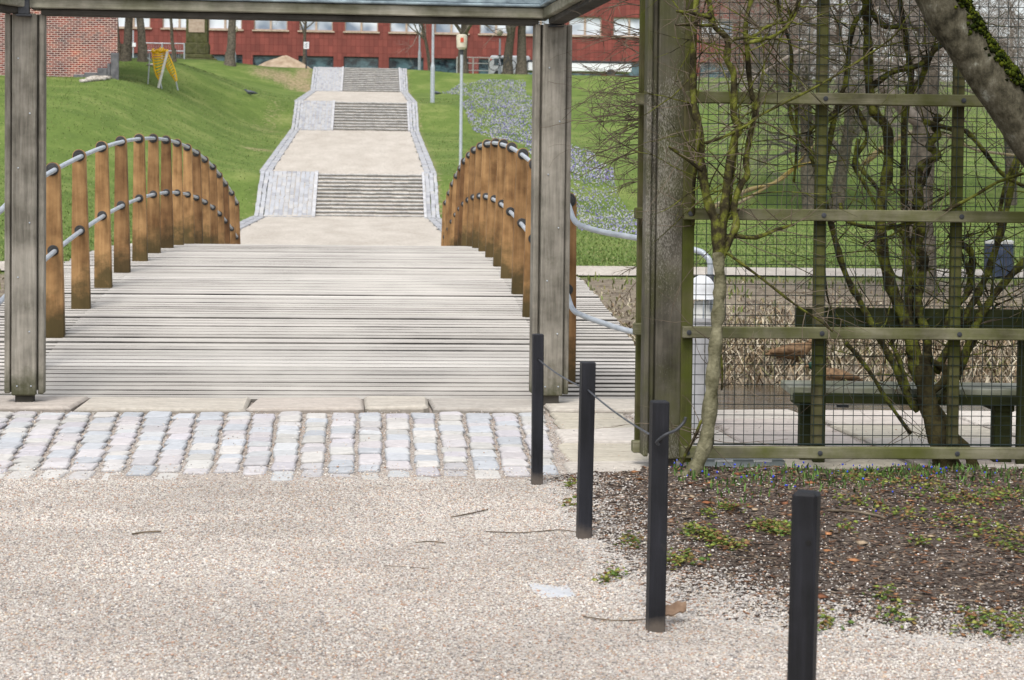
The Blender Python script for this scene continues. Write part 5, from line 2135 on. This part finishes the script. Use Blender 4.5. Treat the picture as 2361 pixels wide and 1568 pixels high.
# birds
def bird(px, py, label, mat, head=None, face=1, s=1.0, name='pigeon', Y=None, z=None, cat='bird'):
    b = atH(px, py) if Y is None else Vector((atY(px, py, Y).x, Y, z))
    t = thing(name, b, label, cat)
    # one continuous body: tail, body, breast, neck, head, beak
    sp_ = [(-.24, .085, .008), (-.17, .09, .022), (-.10, .105, .05), (0, .11, .072), (.08, .125, .062), (.13, .16, .036), (.155, .19, .03), (.185, .20, .03), (.212, .197, .014), (.235, .19, .004)]
    mb = MB()
    pts = [b + Vector((face * a * s, 0, c_ * s)) for a, c_, r_ in sp_]
    mb.tube(pts, [r_ * s for a, c_, r_ in sp_], 12)
    part(mb, 'body', mat, t, True)
    if head:
        mb = MB().tube([b + Vector((face * a * s, 0, c_ * s)) for a, c_ in ((.125, .155), (.155, .19), (.185, .201), (.208, .198))], [.034 * s, .034 * s, .034 * s, .018 * s], 12)
        part(mb, 'head_plumage', head, t, True)
    for sy in (-1, 1):
        mb = MB().tube([b + Vector((face * (-.2) * s, sy * .03 * s, .105 * s)), b + Vector((face * (-.06) * s, sy * .062 * s, .125 * s)), b + Vector((face * .07 * s, sy * .058 * s, .13 * s))], [.012 * s, .034 * s, .02 * s], 8)
        part(mb, 'wing', mat, t, True)
        if z is None or z > -.7:
            mb = MB().tube([b + Vector((0, sy * .025 * s, .06 * s)), b + Vector((.01 * s, sy * .025 * s, -.01))], .006 * s, 5)
            part(mb, 'leg', M['darkmetal'], t)
    return t


bird(578, 221, 'grey pigeon walking on the left lawn', M['bird'], face=-1, s=1.6)
bird(1006, 220, 'grey pigeon on the grass beside the lamp post', M['bird'], face=-1, s=1.5)
bird(1828, 868, 'brown duck resting in the reeds at the water edge', M['brownbird'], face=1, s=1.5, name='duck', Y=22.2, z=-.62, cat='duck')
bird(1922, 880, 'green-headed drake swimming by the far bank', M['brownbird'], M['greenhead'], face=-1, s=1.5, name='duck', Y=21.4, z=-.86, cat='duck')

# bicycle
Yb = 134.5
b = Vector((atY(1158, 166, Yb).x, Yb, 11.3))
t = thing('bicycle', b, 'black bicycle leaning against the left twin tree', 'bicycle')
rw = .40
zc = atY(1158, 150, Yb).z
b.z = zc - rw
t.location = b
for sx in (-1, 1):
    mb = MB()
    c_ = Vector((b.x + sx * .62, Yb, zc))
    ring = [c_ + Vector((rw * math.cos(2 * math.pi * q / 24), 0, rw * math.sin(2 * math.pi * q / 24))) for q in range(25)]
    mb.tube(ring, .028, 6, caps=False)
    for q in range(6):
        a = math.pi * q / 6
        mb.tube([c_ + Vector((rw * math.cos(a), 0, rw * math.sin(a))), c_ - Vector((rw * math.cos(a), 0, rw * math.sin(a)))], .005, 4)
    part(mb, 'wheel', M['rubber'], t)
bc = lambda x, z: (b.x + x, Yb, zc + z)
mb = MB()
for a, c_ in (((-.62, 0), (-.18, .55)), ((-.62, 0), (-.05, -.05)), ((-.05, -.05), (-.2, .62)), ((-.05, -.05), (.45, .5)), ((-.18, .5), (.42, .58)), ((.62, 0), (.4, .72))):
    mb.tube([bc(*a), bc(*c_)], .026, 6)
part(mb, 'frame', M['darkmetal'], t)
part(MB().tube([bc(-.34, .68), bc(-.2, .7), bc(-.06, .68)], [.05, .06, .03], 8), 'saddle', M['rubber'], t)
part(MB().tube([(b.x + .3, Yb - .25, zc + .74), bc(.4, .76), (b.x + .3, Yb + .25, zc + .74)], .018, 6), 'handlebar', M['darkmetal'], t)
part(MB().tube([bc(-.9, .38), bc(-.8, .4)], .07, 8), 'rear_light', M['red'], t)

# white van and white site trailer at the hill top
def white_vehicle(px0, px1, ytop, Y, label, name, cat, van=True, text=None):
    a, c_ = atY(px0, 160, Y).x, atY(px1, 160, Y).x
    zt = atY((px0 + px1) / 2, ytop, Y).z
    g = 11.3
    t = thing(name, ((a + c_) / 2, Y + 1, g), label, cat)
    mb = MB()
    if van:
        mb.box(a, c_, Y, Y + 2, g + .3, zt, bev=.12)
        part(mb, 'body', M['white'], t)
        mb = MB()
        mb.box(a + .3, a + 1.1, Y - .012, Y - .002, zt - .75, zt - .25)
        part(mb, 'window', M['glass'], t)
    else:
        mb.box(a, c_, Y, Y + 2.2, g + .45, zt - .16, bev=.03)
        part(mb, 'body', M['white'], t)
        mb = MB()
        mb.box(a - .05, c_ + .02, Y - .04, Y + 2.24, zt - .158, zt, bev=.02)
        part(mb, 'roof_edge', M['darkmetal'], t)
    for q in (.2, .8):
        xx = a + (c_ - a) * q
        w_ = MB().lathe((xx, Y - .05, g + .33), [(.2, 0), (.33, .02), (.33, .2), (.2, .22)], 18, 'Y')
        part(w_, 'wheel', M['rubber'], t)
    if text:
        cu = bpy.data.curves.new('lettering', 'FONT')
        cu.body = text
        cu.size = .62
        cu.extrude = .004
        cu.align_x = 'LEFT'
        o = bpy.data.objects.new('lettering', cu)
        dg = bpy.data.objects.new('tmp', cu)
        COL.objects.link(dg)
        me = bpy.data.meshes.new_from_object(dg)
        bpy.data.objects.remove(dg)
        o = bpy.data.objects.new('lettering', me)
        me.materials.append(M['darkmetal'])
        COL.objects.link(o)
        o.parent = t
        q = atY(1228, 169, Y)
        o.location = (q.x - t.location.x, -1.01, q.z - g)
        o.rotation_euler = (math.pi / 2, 0, 0)
    return t


white_vehicle(1130, 1222, 128, 139, 'white van parked on the hill top behind the bicycle', 'parked_van', 'van')
white_vehicle(1218, 1456, 140, 136, 'long low white site trailer with a dark roof edge on the hill top', 'site_trailer', 'trailer', False, 'FI')

# construction fence panels
def fence(px0, px1, ytop, ybot, Y, label, white=False):
    a, c_ = atY(px0, 120, Y).x, atY(px1, 120, Y).x
    zt = atY(px0, ytop, Y).z
    zb = atY(px0, ybot, Y).z
    t = thing('mesh_fence', ((a + c_) / 2, Y, zb), label, 'fence', 'metal site fences on the hill top')
    mb = MB()
    for x in (a, (a + c_) / 2, c_):
        mb.tube([(x, Y, zb - .4), (x, Y, zt)], .05, 8)
    for z in (zt, (zt + zb) / 2 + .1, zb + .1):
        mb.tube([(a, Y, z), (c_, Y, z)], .035, 8)
    part(mb, 'frame', M['offwhite'] if white else M['steel'], t)
    mb = MB()
    x = a
    while x < c_:
        mb.tube([(x, Y, zb), (x, Y, zt)], .008, 3, caps=False)
        x += .12
    part(mb, 'infill', M['steel'], t)


fence(322, 425, 99, 140, 133, 'galvanised metal site fence behind the yellow climbing frame')
fence(1054, 1128, 132, 165, 138, 'pale metal site fence between the tree and the white van', True)
# small cart with a white board behind the brick corner
b = Vector((atY(307, 138, 135).x, 135, 11.9))
t = thing('notice_sign', b, 'small white notice leaning by the bare trees near the brick corner', 'sign')
part(MB().tube([b, (b.x, b.y, atY(307, 70, 135).z)], .05, 6), 'pole', M['steel'], t)
mb = MB()
mb.box(b.x - .18, b.x + .2, 134.9, 134.94, atY(307, 108, 135).z, atY(307, 99, 135).z)
part(mb, 'board', M['white'], t)

# ================================================================== BUILDINGS
Yr = 162
f_ = Yr / FPX
g = 11.3
x0, x1 = atY(150, 100, Yr).x, atY(1840, 100, Yr).x
t = thing('red_building', ((x0 + x1) / 2, Yr, g), 'long red tile-clad building with two rows of windows at the hill top', 'building')
wins = []
k_ = -7
cx0 = atY(833, 100, Yr).x
zlt, zlb = atY(833, 131, Yr).z, 12.1
zub, zut = atY(833, 73, Yr).z, atY(833, 73, Yr).z + 1.7
pit_ = 103.1 * f_
xs_w = []
while cx0 + k_ * pit_ + 1.6 < x1:
    if cx0 + k_ * pit_ - 1.6 > x0:
        xs_w.append(cx0 + k_ * pit_)
    k_ += 1
hwl, hwu = 40 * f_, 38 * f_
# wall as boxes around the openings so the glass sits in real recesses
mb = MB()
TH = .35
zrows = [(zlb, zlt, hwl), (zub, zut, hwu), (zub + 3.6, zut + 3.6, hwu)]
ztop = zut + 3.6 + 1.6
zcur = g - .5
for (za, zb_, hw_) in zrows:
    mb.box(x0, x1, Yr, Yr + TH, zcur, za)
    prev = x0
    for xc in xs_w:
        mb.box(prev, xc - hw_, Yr, Yr + TH, za, zb_)
        prev = xc + hw_
    mb.box(prev, x1, Yr, Yr + TH, za, zb_)
    zcur = zb_
mb.box(x0, x1, Yr, Yr + TH, zcur, ztop)
mb.box(x0, x0 + .3, Yr + TH, Yr + 14, g - .5, ztop)
mb.box(x1 - .3, x1, Yr + TH, Yr + 14, g - .5, ztop)
mb.box(x0, x1, Yr + 14, Yr + 14.3, g - .5, ztop)
part(mb, 'wall', M['clad'], t)
mb = MB()
mb.box(x0 - .3, x1 + .3, Yr - .3, Yr + 14.6, ztop, ztop + .35)
part(mb, 'roof', M['dgrey'], t)
for ri, (za, zb_, hw_) in enumerate(zrows):
    for xc in xs_w:
        mb = MB()
        fr = .09
        mb.box(xc - hw_, xc - hw_ + fr, Yr + .16, Yr + .26, za, zb_)
        mb.box(xc + hw_ - fr, xc + hw_, Yr + .16, Yr + .26, za, zb_)
        mb.box(xc - hw_ + fr, xc + hw_ - fr, Yr + .16, Yr + .26, zb_ - fr, zb_)
        mb.box(xc - hw_ + fr, xc + hw_ - fr, Yr + .16, Yr + .26, za, za + fr)
        if ri > 0:
            mb.box(xc - .09, xc + .09, Yr + .15, Yr + .26, za + fr, zb_ - fr)
        w_ = part(mb, 'window', M['sill'] if ri else M['darkmetal'], t)
        mb = MB()
        mb.box(xc - hw_ + .02, xc + hw_ - .02, Yr + .27, Yr + .3, za + .02, zb_ - .02)
        mb.build('pane', M['blind'] if ri else M['glass'], w_, offset=t.location)
        if ri:
            mb = MB()
            mb.box(xc - hw_ - .15, xc + hw_ + .15, Yr - .14, Yr + .155, za - .13, za - .002)
            mb.build('sill', M['sill'], w_, offset=t.location)

# old brick building at the left
Yk = 86
xr = atY(271, 100, Yk).x
xl = -34
gz0 = float(H(xr, Yk))
t = thing('brick_building', ((xl + xr) / 2, Yk, 6.5), 'old brick building with stepped stone plinth at the left edge of the lawn', 'building')
mb = MB()
xr2 = xr * (Yk + 9) / Yk - 1.2
mb.add([(xl, Yk, 5.5), (xr, Yk, 5.5), (xr2, Yk + 9, 5.5), (xl, Yk + 9, 5.5), (xl, Yk, 14.5), (xr, Yk, 14.5), (xr2, Yk + 9, 14.5), (xl, Yk + 9, 14.5)], [(0, 3, 2, 1), (4, 5, 6, 7), (0, 1, 5, 4), (1, 2, 6, 5), (2, 3, 7, 6), (3, 0, 4, 7)])
part(mb, 'wall', M['brick'], t)
mb = MB()
stepsx = [(0, 62, 178), (62, 112, 186), (112, 170, 180), (170, 195, 172), (195, 225, 168), (225, 248, 157), (248, 256, 146), (256, 275, 122)]
for a, c_, yt in [(-900, 2, 176)] + stepsx:
    xa, xb_ = atY(a, 150, Yk).x, atY(c_, 150, Yk).x
    mb.box(xa, xb_ - .01, Yk - .12, Yk - .003 if True else 0, 5.0, atY(c_, yt, Yk).z, bev=.02)
part(mb, 'plinth', M['dgrey'], t)
mb = MB()
vs = [(xl - .5, Yk - .5, 14.5), (xr + .5, Yk - .5, 14.5), (xr2 + .2, Yk + 9.5, 14.5), (xl - .5, Yk + 9.5, 14.5), (xl - .5, Yk + 4.5, 18.5), (xr + .5, Yk + 4.5, 18.5)]
mb.add(vs, [(0, 1, 5, 4), (2, 3, 4, 5), (1, 2, 5), (3, 0, 4), (3, 2, 1, 0)])
part(mb, 'roof', M['clad'], t)
# cobbled apron in front of the brick building
A_ = []
tris = [((185, 190), (272, 152), (300, 166)), ((272, 150), (348, 150), (300, 168)), ((185, 190), (300, 166), (235, 184))]
for _ in range(2600):
    t3 = random.choice(tris)
    u_, v_ = random.random(), random.random()
    if u_ + v_ > 1:
        u_, v_ = 1 - u_, 1 - v_
    p = atH(t3[0][0] + 4 + u_ * (t3[1][0] - t3[0][0]) + v_ * (t3[2][0] - t3[0][0]), t3[0][1] + u_ * (t3[1][1] - t3[0][1]) + v_ * (t3[2][1] - t3[0][1]))
    if p.y < 120 and (p.y < Yk or p.x > xr):
        A_.append((p.x, p.y, p.z + .04))
tag(scatter('cobble_apron', np.array(A_), rng.uniform(.10, .17, len(A_)), pal([srgb(176, 168, 156), srgb(150, 142, 132), srgb(196, 190, 180)], len(A_)), M['stone'], PEB_V, PEB_F, .4), kind='stuff')
